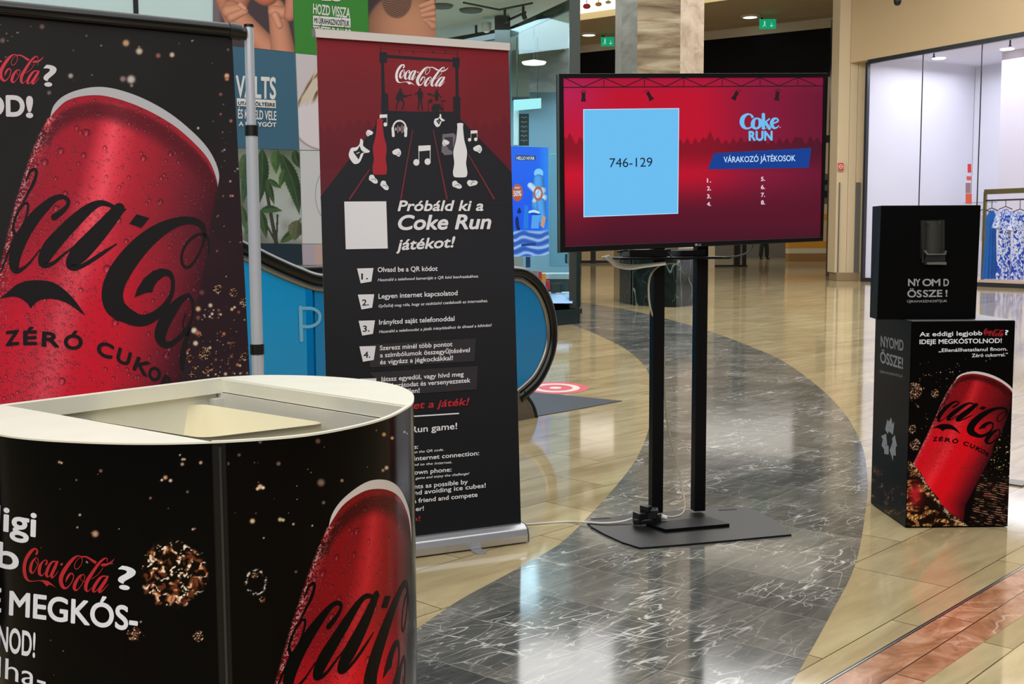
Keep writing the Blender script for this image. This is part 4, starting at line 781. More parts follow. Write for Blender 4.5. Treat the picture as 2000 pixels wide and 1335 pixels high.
def glove(x, y, s, f=1):
    A.smooth([(x-8*s*f,y-2*s),(x-3*s*f,y-6*s),(x+4*s*f,y-8*s),(x+8*s*f,y-4*s),(x+9*s*f,y+2*s),(x+5*s*f,y+8*s),(x,y+5*s),(x-6*s*f,y+3*s)], RW)
    for k in (0,1,2): A.stroke([(x+(1+k*2.6)*s*f,y+(3-k*3.6)*s,1.0*s),(x+(7)*s*f,y+(4.5-k*4)*s,1.0*s)], RK2, curve=False)
glove(722, 260, .8, -1); glove(774, 298, 1.0); glove(932, 291, 1.0)
def shoe(x, y, r):
    T = lambda L: [(x + a*math.cos(r) - b*math.sin(r), y + a*math.sin(r) + b*math.cos(r)) for a, b in L]
    A.smooth(T([(-9,-5),(-3,-8),(2,-4),(8,-1),(10,4),(5,7),(-3,5),(-8,3)]), RW); A.stroke([(*T([(-4,2)])[0],1),(*T([(2,-1)])[0],1),(*T([(6,1)])[0],1)], RK2)
shoe(729, 350, .35); shoe(751, 362, .5); shoe(892, 361, .1); shoe(922, 357, -.5)
def bottle(x, y0, y1, m, lx):
    L = [(x-5.5,y0),(x+5.5,y0),(x+5.5,y0+8),(x+8,y0+32),(x+13,y0+52),(x+13,y0+64),(x+11.5,y0+78),(x+14,y0+94),(x+13,y1-3),(x+9,y1),(x-9,y1),(x-13,y1-3),(x-14,y0+94),(x-11.5,y0+78),(x-13,y0+64),(x-13,y0+52),(x-8,y0+32),(x-5.5,y0+8)]
    A.smooth([(a+(b-y0)*lx*0, b) for a, b in [(p[0]+ (1.7 if p[0]>x else -1.7), p[1]) for p in L]], RK2, k=3); A.smooth(L, m, k=3)
IC = mat('roll_ice', S(120,112,120), .4); IC2 = mat('roll_ice_dark', S(62,58,66), .4)
A.poly([(864,262),(886,260),(892,266),(890,301),(868,303),(862,296)], IC); A.poly([(868,268),(884,267),(885,296),(876,292),(870,280)], IC2); glove(871, 279, .8, -1)
bottle(741.5, 233, 341, RB, 0); bottle(898.5, 241, 346, RW, 0)
A.build('stage_artwork', rsh)
A = Art(RPL, d0=.0022)
A.poly([(672,393.5),(754,393),(757,485),(675,486.5)], RW)
A.text('Próbáld ki a', (777,411.5), (943,411), 19.5, RW, bold=.035, shear=.2); A.text('Coke Run', (778,448), (958,446), 27, RW, bold=.04, shear=.2); A.text('játékot!', (774,488), (888,482), 20, RW, bold=.035, shear=.2)
A.poly([(721,673),(929,660),(926,705),(722,717)], RC); A.poly([(722,727),(933,714),(930,760),(760,772)], RC)
cards = [(697,524,729,551),(698.5,575,730.5,602),(700,626,732,653),(701.5,676,733.5,704),(703,739,735,766)]
for i, (x0, y0, x1, y1) in enumerate(cards):
    A.poly([(x0,y0),(x1,y0-.8),(x1-4,y1-1.5),(x0+7,y1+2)], RW); A.text('%d.' % (i+1), (x0+8.5, y1-5.5), (x0+21, y1-6.3), 11.5, RK2, bold=.03)
tx = [('Olvasd be a QR kódot',737.5,531,854,528.5,9.2),('Legyen internet kapcsolatod',739,583,893,576,9.2),('Irányítsd saját telefonoddal',740,633.5,887,626,9.2),('Szerezz minél több pontot',741.5,683.5,883,675.5,8.6),('a szimbólumok összegyűjtésével',742,697.5,917,687,8.6),('és vigyázz a jégkockákkal!',742,711,884,702.5,8.6),
      ('Játssz egyedül, vagy hívd meg',743,744.5,905,734,8.6),('egy barátodat és versenyezzetek',744,758,918,746,8.6),('egymás ellen!',744,770,819,766,8.6),('Try out the Coke Run game!',640,858.5,892,837,12),
      ('Scan the QR code:',708,885,816,875.5,8.4),('Make sure you have an internet connection:',660,912,935,888,8.4),('Control with your own phone:',690,936,881,920,8.4),('Collect as many points as possible by',690,965,913,944,8.4),('collecting symbols and avoiding ice cubes!',680,980,948,951,8.4),('Play alone or invite a friend and compete',690,994,932,969,8.4),('with each other!',730,1004,827,996,8.4)]
for t, a_, b_, c_, d_, h in tx: A.text(t, (a_,b_), (c_,d_), h, RW, bold=.022)
for t, a_, b_, c_, d_, h in [('Használd a telefonod kameráját a QR kód beolvasásához.',737.5,549,934,541.5,5.4),('Győződj meg róla, hogy az eszközöd csatlakozik az internethez.',739,600,952,589.5,5.4),('Használd a telefonodat a játék irányításához és élvezd a kihívást!',740,650,960,637,5.4),
      ('Use your phone camera to scan the QR code.',700,894,866,879.5,4.6),('Check that it is connected to the internet.',710,916,882,904,4.6),('Use the phone to control the game and enjoy the challenge!',706,945,916,926,4.6)]: A.text(t, (a_,b_), (c_,d_), h, RW, bold=.012, shear=.2)
A.text('Kezdődhet a játék!', (706,805), (916,790), 13.5, RR, bold=.03, shear=.2); A.text('Have fun!', (740,1022), (820,1016), 9, RR, bold=.02); A.poly([(700,818),(896,805.5),(896,808),(700,820.5)], RW)
A.build('lettering', rsh)

# ================================================================== television on its stand
ty = R(14.4); TO = at_y(1092, 320, 4.66); TPL = Plane((TO[0], TO[1], 0), (math.cos(ty), math.sin(ty), 0), (0, 0, 1)); tback = -TPL.N
tq = [TPL.uv(p)[0] for p in ((1093.5, 493), (1606.5, 470.5), (1616.5, 143), (1091, 144))]
tv_k = mat('tv_black_gloss', S(10,10,11), .22)
tvc = TPL.X(np.mean(tq, 0))[0]; tv = empty('television', (tvc[0], tvc[1], tq[0][1]), 'black television on a floor stand showing a red game lobby screen', 'television')
g = MB(); o4 = [np.array(q) for q in tq]; cm = np.mean(o4, 0); iq = [TPL.uv(p)[0] for p in ((1103.5, 481), (1603, 463), (1608.5, 150.5), (1100, 151.5))]
Xo, Xi = TPL.X(o4, .006), TPL.X(iq, .006); Xib = TPL.X(iq, -.004); Xob = TPL.X(o4, -.03)
V = list(Xo) + list(Xi) + list(Xib) + list(Xob); g.add(V, [(i, (i+1) % 4, 4+(i+1) % 4, 4+i) for i in range(4)] + [(4+i, 4+(i+1) % 4, 8+(i+1) % 4, 8+i) for i in range(4)] + [((i+1) % 4, i, 12+i, 12+(i+1) % 4) for i in range(4)] + [(12, 13, 14, 15)], tv_k); bez = g.build('bezel', tv, bevel=.0015)
sh = [cm + (q - cm) * .8 + np.array((0, -.03)) for q in o4]; g = MB(); g.slab(TPL.X(sh, -.031), -TPL.N * .035, mat('tv_back', S(20,20,21), .5)); g.build('rear_housing', tv, bevel=.006)
scr = mat_print('screen_emission', .12, .3, emit=1.0)
def p_scr(Q, P):
    x, y = P[:, 0], P[:, 1]; C = np.zeros((len(P), 3)) + (186, 0, 40); C = mixc(C, (176, 28, 88), sst(1220, 1100, x) * sst(330, 140, y)); C = mixc(C, (132, 10, 50), sst(1350, 1500, x)); C = mixc(C, (96, 8, 44), sst(1480, 1612, x) * .8)
    C = mixc(C, (150, 14, 60), sst(190, 150, y) * .5); C = mixc(C, (84, 4, 34), sst(340, 430, y + (x - 1100) * .03)); C = mixc(C, (62, 4, 30), sst(420, 480, y) * .8); C = mixc(C, (205, 6, 40), np.exp(-((x-1120)**2 / 3000 + (y-330)**2 / 9000)) * .6)
    h = 268 + 14 * fbm(x, 0 * y, .06, 2) + 5 * np.sin(x * .42) - 16 * np.exp(-((x - 1385) / 9)**2) - 20 * np.exp(-((x - 1112) / 4)**2) - 12 * np.exp(-((x - 1560) / 6)**2); C = mixc(C, C * .72, sst(-1, 1, y - h) * sst(345, 290, y)); return C
ssh = sheet('screen', TPL, [tuple(q) for q in iq], 340, 220, p_scr, scr, tv, d=-.003)
def em(nm, c, s=1.0): return mat(nm, (.01,.01,.01,1), .15, emit=S(*c), estr=s)
EK, EB, EW, EN = em('screen_black', (34,6,22)), em('screen_light_blue', (104,188,240)), em('screen_white', (222,206,226)), em('screen_navy', (0,58,142)); EI = em('screen_ink', (10,26,44)); EE = em('screen_edge', (190,220,245))
A = Art(TPL, d0=-.0026)
A.stroke([(1101,170.5,2),(1608,167.5,2)], EK, curve=False); A.stroke([(1101,152,1.2),(1608,151,1.2)], EK, curve=False)
xs = [1103, 1140, 1180, 1220, 1259, 1300, 1336, 1374, 1411, 1448, 1485, 1522, 1559, 1596]
for i in range(len(xs) - 1):
    a_, b_ = xs[i], xs[i+1]; yy = lambda x, t: (152 if t else 170) - (x - 1101) * (.002 if t else .006)
    if i % 2 == 0: A.stroke([(a_, yy(a_, 1), 1.8), (b_, yy(b_, 0), 1.8)], EK, curve=False)
    else: A.stroke([(a_, yy(a_, 0), 1.8), (b_, yy(b_, 1), 1.8)], EK, curve=False); A.stroke([(b_, yy(b_, 1), 1.5), (b_, yy(b_, 0), 1.5)], EK, curve=False)
for x, y, r in ((1140,176,0), (1263,176,-.5), (1443,175,.5), (1520,174,.12)):
    c_, s_ = math.cos(r), math.sin(r); T = lambda L: [(x + a*c_ - b*s_, y + a*s_ + b*c_) for a, b in L]
    A.ring(x, y+5, 5.5, 1.2, EK, 5.5, 180, 360, 12); A.poly(T([(-3.4,4),(3.4,4),(3.8,12),(3.2,14),(5.4,22),(-5.4,22),(-3.2,14),(-3.8,12)]), EK)
A.poly([(1139.5,213),(1327,211),(1325,417),(1140,424)], EE); A.poly([(1141,214.5),(1325.5,212.5),(1323.5,415.7),(1141.5,422.3)], EB)
A.text('746-129', (1191,326.5), (1274.5,325), 17.5, EI, bold=.004)
A.poly([(1395,299),(1585,288.5),(1580,327.5),(1383,330.5)], EN); A.text('VÁRAKOZÓ JÁTÉKOSOK', (1414,317), (1554,314), 11, EE, bold=.018)
for i, (y1, y2) in enumerate(((356,353),(371.5,369),(387,384),(402,399))): A.text('%d.' % (i+1), (1381.5,y1), (1389,y1-.3), 7.5, EW, bold=.04); A.text('%d.' % (i+5), (1487,y2), (1494.5,y2-.3), 7.5, EW, bold=.04)
# heavy two-weight lettering "Coke" with serifs
A.stroke([(1470,228,5),(1467,224,3),(1460,223,4),(1452,229,8),(1449.5,238,9),(1452,246,7.5),(1458,250.5,4),(1466,249,3),(1471,244,1.5)], EB)
A.stroke([(1476,251,4),(1471.5,247,7),(1471,240,8),(1474,233,5),(1480,231,3),(1485,235,7),(1486,241,8),(1483,248,5),(1477,251,4)], EB)
A.stroke([(1491.5,223.5,6.5),(1491.5,250,6.5)], EB, curve=False); A.stroke([(1503,232,3),(1495,239,3)], EB, curve=False); A.stroke([(1495,238,5),(1503,250,7)], EB, curve=False); A.stroke([(1488,223,1.6),(1492,223,2)], EB, curve=False); A.stroke([(1488,250.5,1.6),(1497,250.5,1.6)], EB, curve=False)
A.stroke([(1507,242,3),(1514,239.5,3),(1520,236,3.4),(1518,231.5,3),(1512,232,5),(1508,238,7),(1508.5,245,6.5),(1513,250,4),(1519,248,2.5),(1522,244.5,1.2)], EB); A.disc(1524, 248.5, 1.1, em('screen_pink', (235,130,220)))
A.text('RUN', (1463.5,274), (1508.5,273.5), 17.5, EB, bold=.055)
A.build('screen_picture', ssh)
A = Art(TPL, d0=.0065); lgm = mat('logo_grey', S(150,150,150), .4); A.disc(1358.5, 477.6, 2.3, lgm); A.text('LG', (1362,479.8), (1368,479.6), 4, lgm, bold=.02); A.build('maker_badge', bez)

PLU = np.array([math.cos(R(13.5)), math.sin(R(13.5))]); PLN = np.array([-PLU[1], PLU[0]]); blk_m = grain(mat('black_powder_coat', S(8,8,9), .45, spec=.15), 120, .1); base_m = grain(mat('black_base_plate', S(26,26,26), .4, .2, spec=.25), 60, .06)
pl, pr_ = at_z(1280.5, 1008)[:2], at_z(1363, 1004)[:2]; mid = (pl + pr_) / 2
ts = empty('television_floor_stand', (mid[0], mid[1], 0), 'black two-pole floor stand with wide flat base plate', 'stand')
bp_px = [(1146,1018),(1165,1014),(1210,1007),(1290,999),(1384,992),(1444,989),(1480,997),(1512,1016),(1546,1043),(1440,1053),(1340,1062),(1250,1069),(1215,1058),(1180,1042),(1155,1028)]
lo = [tuple(at_z(a, b, .008)[:2]) for a, b in bp_px]; g = MB(); g.prism(lo, .001, .009, base_m); g.build('base_plate', ts, bevel=.002)
for a, b in ((1173, 1012), (1421, 995)):
    g = MB(); c = at_z(a, b, .009)[:2]; L = []
    for k in range(16):
        t = 2*math.pi*k/16; L.append(tuple(c + PLU * (.035 if math.cos(t) > 0 else -.035) * (1 if abs(math.cos(t)) > .1 else 0) + PLU * .012 * math.cos(t) + PLN * .012 * math.sin(t)))
    g.prism(L, .0088, .0095, mat('slot_black', S(4,4,4), .8)); g.build('handle_slot', ts)
g = MB(); c = at_z(1345, 1020, .02)[:2]; L = [at_z(1262, 1022, .02)[:2], at_z(1300, 1034, .02)[:2], at_z(1425, 1023, .02)[:2], at_z(1385, 1009, .02)[:2]]; g.prism([tuple(p) for p in L], .009, .022, blk_m); g.build('pole_foot_plate', ts, bevel=.0015)
top = tq[3][1] - .12
for p in (pl, pr_):
    g = MB(); g.box((p[0], p[1], (top + .02) / 2), (.052, .05, top - .02), blk_m, rz=R(13.5)); g.build('pole', ts, bevel=.003)
g = MB()
for z in (tq[0][1] + .15, tq[2][1] - .18): p = mid - PLN * .036; g.box((p[0], p[1], z), (.5, .018, .05), blk_m, rz=R(13.5))
for s_ in (-.2, .2): p = mid - PLN * .052 + PLU * s_; g.box((p[0], p[1], (tq[0][1] + tq[2][1]) / 2), (.035, .014, .45), blk_m, rz=R(13.5))
g.build('mounting_bracket', ts)
sz = at_y(1300, 503, 4.95)[2]; sc_ = (at_y(1190, 503, 4.88)[:2] + at_y(1418, 503, 4.95)[:2]) / 2
g = MB(); g.box((sc_[0], sc_[1], sz), (.5, .2, .010), blk_m, rz=R(13.5)); g.build('shelf', ts, bevel=.002)
g = MB(); p = sc_ + PLN * .02 - PLU * .1; g.box((p[0], p[1], sz + .0215), (.17, .12, .032), mat('device_black', S(18,18,20), .3), rz=R(10)); g.build('media_player', label='small black media box on the left of the stand shelf', cat='media player', bevel=.003)
g = MB(); p = sc_ + PLN * .02 + PLU * .1; g.box((p[0], p[1], sz + .0195), (.12, .1, .028), mat('device_black2', S(22,22,24), .3), rz=R(20)); g.build('router', label='small black device on the right of the stand shelf', cat='device', bevel=.003)
cab = mat('cable_beige', S(176,164,140), .5); cabw = mat('cable_white', S(200,196,182), .5); cabk = mat('cable_black', S(16,16,18), .4)
Yp = 4.90
def cpx(L, y): return catmull([at_y(a, b, y if len(r_) == 0 else r_[0]) for a, b, *r_ in L], 8)
g = MB(); g.tube(cpx([(1322,513),(1300,515),(1283,522),(1270,540),(1267,570),(1272,608),(1290,650,4.98),(1297,700,4.98),(1297,740,4.98),(1300,790,4.98),(1308,850,4.98),(1322,900,4.98),(1332,950,4.95),(1338,985,4.88),(1332,1003,4.84),(1310,1009,4.80),(1285,1003,4.79)], Yp), .0045, cab, 8); g.build('power_cable', label='thin beige cable hanging down behind the left pole of the stand', cat='cable')
g = MB()
for k, o in enumerate((0, 4, 8)): g.tube(cpx([(1182,502+o*.3),(1192,503+o),(1203,512+o),(1230,517+o),(1262,516+o*.6),(1300,512+o*.5)], Yp - .06 - k * .01), .004, cabw, 8)
g.build('cable_bundle', label='bundle of pale cables looping under the stand shelf', cat='cable')
g = MB(); g.tube(cpx([(1176,505),(1192,501)], Yp - .05), .009, cabw, 8); g.build('cable_plug', label='white plug sticking out left of the stand shelf', cat='plug')
g = MB()
for L in ([(1230,495),(1240,503),(1262,500),(1275,490)], [(1300,488),(1310,500),(1330,506),(1350,505)], [(1375,505),(1405,503),(1440,500),(1462,492),(1472,478)], [(1205,492),(1225,489),(1250,494)]): g.tube(cpx(L, Yp - .03), .0035, cabk, 8)
g.build('black_cables', label='loose black cables over the shelf under the television', cat='cable')
g = MB(); z_ = .004
fl_ = [(820,1018),(900,1022),(1017,1025),(1060,1023),(1110,1020)]
pts = [tuple(at_z(a, b)[:2]) + (z_,) for a, b in fl_] + [tuple(at_z(1140, 1020, .01)[:2]) + (.012,), tuple(at_z(1180, 1021, .015)[:2]) + (.015,), tuple(at_z(1215, 1017, .02)[:2]) + (.018,), tuple(at_z(1242, 1010, .03)[:2]) + (.03,)]
g.tube(catmull(pts, 8), .0045, cabw, 8); g.build('extension_cord', label='white extension cord running across the floor to the stand base', cat='cord')
pc = at_z(1262, 1010, .04)[:2]; ps = empty('power_adapter', (pc[0], pc[1], .009), 'cluster of black plugs and adapter on the stand base plate', 'power adapter')
rr = random.Random(5)
for i, (dx, dz, sx, szz, rot) in enumerate(((-.03, .035, .05, .05, .3), (.02, .05, .055, .045, -.4), (.0, .02, .09, .022, .1), (.035, .03, .04, .04, .8), (-.045, .022, .035, .028, -.2), (-.005, .072, .03, .03, .5))):
    p = pc + PLU * dx - PLN * .01; g = MB(); g.box((p[0], p[1], .009 + dz), (sx, .05, szz), mat('plug_black', S(15,15,16), .35), rz=R(13) + rot); g.build('plug', ps, bevel=.006)
g = MB(); p = pc + PLU * .072; g.tube([tuple(p) + (.04,), tuple(p + PLU * .02) + (.032,)], .009, mat('connector_white', S(214,212,204), .4), 10); g.build('white_connector', ps)

# ================================================================== cardboard recycling bin and can crusher
c0, c1_, c2_ = at_z(1701, 984)[:2], at_z(1769, 1031)[:2], at_z(1968, 1029)[:2]; c3 = c0 + (c2_ - c1_)
ft = (c2_ - c1_) / np.linalg.norm(c2_ - c1_); FPL = Plane((c1_[0], c1_[1], 0), (ft[0], ft[1], 0), (0, 0, 1)); sd = (c1_ - c0) / np.linalg.norm(c1_ - c0); SPL = Plane((c0[0], c0[1], 0), (sd[0], sd[1], 0), (0, 0, 1))
BH = (FPL.uv((1778, 629))[0][1] + FPL.uv((1983, 624.5))[0][1]) / 2
wF = np.linalg.norm(c2_ - c1_); wS = np.linalg.norm(c1_ - c0)
bk = mat('bin_black_board', S(4,4,5), .4, spec=.07)
rbn = empty('recycling_bin', ((c0[0]+c2_[0])/2, (c0[1]+c2_[1])/2, 0), 'square black recycling bin printed with a red drinks can and golden splash', 'bin')
g = MB(); g.prism([tuple(p) for p in (c1_, c2_, c3, c0)], .004, BH, bk); bbody = g.build('body', rbn, bevel=.002)
g = MB(); g.prism([tuple(p) for p in (c1_ + .003, c2_ + (-.003, .003), c3 - .003, c0 + (.003, -.003))], BH, BH + .003, grain(mat('bin_top_grey', S(120,120,124), .25), 20, .05)); g.build('top_panel', rbn)
toart_b = lambda XZ: np.c_[XZ, np.ones(len(XZ))] @ np.array([[1.749, -.081, -3.767], [.027, 2.283, .065]]).T
def bin_art(Q): X = FPL.X(Q); return px_of(BPL.X(toart_b(np.stack([X[:, 0], X[:, 2]], 1))))
def splash(P, C, m, dens=1.0):
    x, y = P[:, 0], P[:, 1]; n = fbm(x + 30*fbm(x, y, .03, 2), y * 1.3, .09, 4); n2 = fbm(x * 1.4 + y, y * 1.2 - x * .4, .25, 3); c = np.zeros_like(C) + (24, 12, 8)
    c = mixc(c, (104,62,30), sst(.42, .55, n)); c = mixc(c, (176,118,56), sst(.54, .64, n) * .8); c = mixc(c, (240,206,150), sst(.60, .70, n2) * sst(.45, .6, n)); c = mixc(c, (30,8,6), sst(.42, .36, n2) * .7)
    return C * (1 - m[:, None]) + c * m[:, None]
BNB = scatter(50, 1772, 1890, 705, 860, 31, .5, 1.4) + scatter(90, 1935, 1975, 840, 960, 33, .5, 1.6, ((220,190,120),(170,130,70),(240,230,190))) + scatter(18, 1800, 1940, 700, 745, 35, .5, 1.6)
def p_binf(Q, P):
    x, y = P[:, 0], P[:, 1]; C = base_k(P, (4, 3, 4)); C = bubbles(P, C, BNB)
    for a in ((1784,762,13,20),(1826,768,7,9),(1781,838,9,9),(1787,868,10,12),(1792,793,4,3)): C = blob(P, C, a[0], a[1], a[2], a[3], a[0] % 13, .5)
    edge = np.interp(y, [900, 950, 1000, 1030], [1922, 1908, 1898, 1890]); m = sst(-3, 3, x - edge) * sst(925, 960, y + (1975 - x) * .35 + 14 * (fbm(x, y, .08, 2) - .5)); n = fbm(x, y * 2.2 - x * .4, .12, 4)
    w = np.zeros_like(C) + (14, 9, 9); st = np.abs(np.sin((y * 1.7 + 10 * fbm(x, y, .05, 2) - x * .35) * .42)); w = mixc(w, (96,66,48), sst(.7, .95, st) * sst(.4, .6, n)); w = mixc(w, (220,186,150), sst(.9, .99, st) * sst(.52, .66, n)); w = mixc(w, (120,30,30), sst(.62, .7, n) * .5)
    C = C * (1 - m[:, None]) + w * m[:, None]
    C = can_paint(bin_art(Q), C, 1.0)
    top_ = np.interp(x, [1766, 1776, 1782, 1800, 1815, 1840, 1862, 1880, 1900], [905, 898, 903, 925, 950, 985, 1005, 1020, 1032]) + 8 * (fbm(x, y * 0 + 3, .2, 3) - .5); m = sst(-2, 2, y - top_) * (x < 1900); C = splash(P, C, m)
    rd = m * np.exp(-((x - 1788)**2 / 160 + (y - 965)**2 / 420)) * 1.2; C = mixc(C, (196,30,40), rd * .8); C = mixc(C, (238,214,176), m * np.exp(-((top_ + 6 - y) / 6)**2) * sst(.45, .6, fbm(x, y, .3, 2)) * .8); return C
fsh = sheet('front_print', FPL, [(.001, .008), (wF - .001, .008), (wF - .001, BH - .002), (.001, BH - .002)], 330, 620, p_binf, mat_print('bin_print', .3, .08), rbn, d=.0008)
def p_bins(Q, P):
    x, y = P[:, 0], P[:, 1]; C = base_k(P, (3, 3, 5)); t = (x - 1702) / 67; top_ = 900 + 60 * t + 20 * (fbm(x, y, .08, 3) - .5); m = sst(-6, 14, y - top_) * sst(.42, .56, fbm(x, y, .1, 3)) * .55; C = splash(P, C, m); return C
sish = sheet('side_print', SPL, [(.001, .008), (wS - .001, .008), (wS - .001, BH - .002), (.001, BH - .002)], 150, 400, p_bins, mat_print('bin_print', .3, .08), rbn, d=.0008)
_binv = np.linalg.inv(np.array([[1.749, -.081, -3.767], [.027, 2.283, .065], [0, 0, 1]]))
def b_fmap(V):
    XZ = (np.c_[BPL.uv(V), np.ones(len(V))] @ _binv.T)[:, :2]; return np.stack([(XZ[:, 0] - c1_[0]) / ft[0], XZ[:, 1]], 1)
A = Art(FPL, d0=.0014, clip=(.001, wF - .001, .01, BH - .003), fmap=b_fmap); A.poly(RIM, mat('rim_silver', S(214,206,204), .4)); can_marks(A, cola_k); A.build('can_lettering', fsh)
A = Art(FPL, d0=.0014)
A.text('Az eddigi legjobb', (1796,656.5), (1918,654), 8.2, white_p, bold=.028); A.text('?', (1963,653.5), (1969,653.5), 9, white_p, bold=.04); A.text('IDEJE MEGKÓSTOLNOD!', (1796,671.5), (1956,669), 8.6, white_p, bold=.03)
A.text('„Ellenállhatatlanul finom.', (1833,687), (1967,684), 6.6, white_p, bold=.018); A.text('Zéró cukorral.”', (1898,697), (1968,695), 6.4, white_p, bold=.018)
logo(A, aff([(300,155),(1280,820),(120,520),(960,260),(1500,303)], [(1926.5,642),(1956,656.5),(1921.5,651.5),(1945,641.5),(1962,644)]), red_p, fat=1.3); A.build('slogan_lettering', fsh)
gw = mat('vinyl_grey', S(150,152,156), .4)
A = Art(SPL, d0=.0014)
A.text('NYOMD', (1721,676), (1765,684.5), 20, gw, bold=.03); A.text('ÖSSZE!', (1720,707), (1764,720), 21, gw, bold=.03); A.text('ÚJRAHASZNOSÍTJUK', (1719,727), (1764,737), 4.5, gw, bold=.01)
crn = [np.array((math.cos(R(-90 + 120 * k)), math.sin(R(-90 + 120 * k)))) for k in range(3)]      # three chasing arrows
RT = lambda V: np.stack([1738 + V[:, 0] * 15.5, 858 + V[:, 0] * 2.5 + V[:, 1] * 42], 1)
for k in range(3):
    p_, c_, n_ = crn[k-1], crn[k], crn[(k+1) % 3]; d1 = c_ - p_; d2 = n_ - c_; nn = lambda d: np.array((-d[1], d[0])) * .13
    A.put(RT(np.array([c_ - d1*.44 + nn(d1)*.9, c_ - d1*.44 - nn(d1)*.9, c_ - d1*.12 - nn(d1)*.9, c_ - d1*.10 + nn(d1)*.9])), [(0,1,2,3)], gw)
    A.put(RT(np.array([c_ + d2*.06 + nn(d2)*.9, c_ + d2*.04 - nn(d2)*.9, c_ + d2*.24 - nn(d2)*.9, c_ + d2*.24 - nn(d2)*2.1, c_ + d2*.5, c_ + d2*.24 + nn(d2)*2.1, c_ + d2*.24 + nn(d2)*.9])), [(0,1,2,6),(3,4,5)], gw)
A.build('slogan_lettering', sish)
# upper box
zb = BH + .004; XPL = FPL; u_l, u_r = FPL.uv((1711, 617))[0], FPL.uv((1904, 612))[0]
cr_y = c1_[1] + .06
def yp(px, py): return at_y(px, py, cr_y + .0)
k0, k1 = yp(1713, 616), yp(1906, 610); zt0 = yp(1721, 403)[2]; zt1 = yp(1916, 398.5)[2]; zT = (zt0 + zt1) / 2
CPL = Plane((k0[0], cr_y, 0), (1, .0, 0), (0, 0, 1)); crs = empty('can_crusher', ((k0[0]+k1[0])/2, cr_y + .14, zb), 'plain black box with wall-mounted can crusher standing on the recycling bin', 'can crusher')
xL, xR = k0[0], k1[0]; zB = zb
g = MB(); g.hexa([(xL, cr_y, zB), (xR, cr_y, zB), (xR, cr_y + .13, zB), (xL + .01, cr_y + .13, zB), (yp(1721,403)[0], cr_y, zT), (yp(1916,398)[0], cr_y, zT), (xR, cr_y + .13, zT), (xL + .01, cr_y + .13, zT)], bk); g.build('box', crs, bevel=.002)
A3 = lambda px, py, d: CPL.at(px, py, d)
dk = mat('crusher_grey', S(54,54,50), .35, .3); dk2 = mat('crusher_dark', S(20,20,20), .4); lt = mat('crusher_light', S(110,108,100), .35, .3)
def front(name, px, d0, d1, m, bev=.002):
    g = MB(); X = [A3(a, b, d1) for a, b in px]; g.slab(X, -CPL.N * (d1 - d0), m); g.build(name, crs, bevel=bev)
front('back_plate', [(1799,503),(1843,503),(1843,430),(1799,431)], 0, .006, dk2)
c = A3(1822, 465, 0); g = MB(); ra = .035; n = 14; V = []
for z in (A3(1822, 495, 0)[2], A3(1822, 432, 0)[2]):
    for i in range(n + 1): t = math.pi * i / n; V.append((c[0] - ra * math.cos(t), c[1] - .004 - .022 * math.sin(t), z))
g.add(V, [(i, i+1, n+2+i, n+1+i) for i in range(n)], dk, True); g.add(V, [tuple(range(n+1, 2*n+2)), tuple(reversed(range(n+1)))], dk); g.build('cylinder_cover', crs)
for x in (1808, 1830): front('screw', [(x-1,435.5),(x+1,435.5),(x+1,433.5),(x-1,433.5)], 0, .029, lt, 0)
front('crush_arm', [(1803,488),(1808,495),(1841,495),(1844,489),(1844,491),(1842,497),(1806,497.5),(1801,491)], 0, .03, lt, 0)
front('crush_arm', [(1799,512),(1801,488),(1806,490),(1804,512)], 0, .012, dk2)
front('base_block', [(1806,516),(1843,516),(1843,511.5),(1806,512)], 0, .03, lt); front('base_block', [(1803,511),(1843,511),(1843,499),(1803,499)], 0, .012, dk2)
A = Art(CPL, d0=.0006)
for t_, a_, b_ in (('N',1774,1787),('Y',1788,1797),('O',1802,1819),('M',1820,1836),('D',1843,1853)): A.text(t_, (a_,558), (b_,557.8), 13.2, gw, bold=.035)
A.text('ÖS', (1772.5,580), (1799.5,580), 13.5, gw, bold=.035); A.text('SZE', (1803,579.5), (1840,579), 13, gw, bold=.035); A.text('!', (1847,578.5), (1850,578.5), 12.5, gw, bold=.035); A.text('ÚJRAHASZNOSÍTJUK', (1771.5,590.5), (1850,589.5), 4.4, gw, bold=.015); A.build('slogan_lettering', crs)
# ================================================================== glass-fronted shop behind the escalator
fr_g = mat('frame_grey_green', S(62,68,64), .35, .4); fr_d = mat('frame_dark_teal', S(12,40,42), .3, .3); ceil_w = mat('shop_ceiling', S(196,216,214), .6)
def yslab(px4, y, m, th=.02, g=None, kind=None, name=None, **k):
    own = g is None; g = g or MB(); ys = y if hasattr(y, '__len__') else [y] * len(px4)
    g.slab([at_y(p[0], p[1], yy) for p, yy in zip(px4, ys)], (0, th, 0), m)
    return g.build(name, kind=kind, **k) if own else g
YC = at_z(1131, 631)[1]; cor = at_y(1122, 630, YC); yl = 17.7
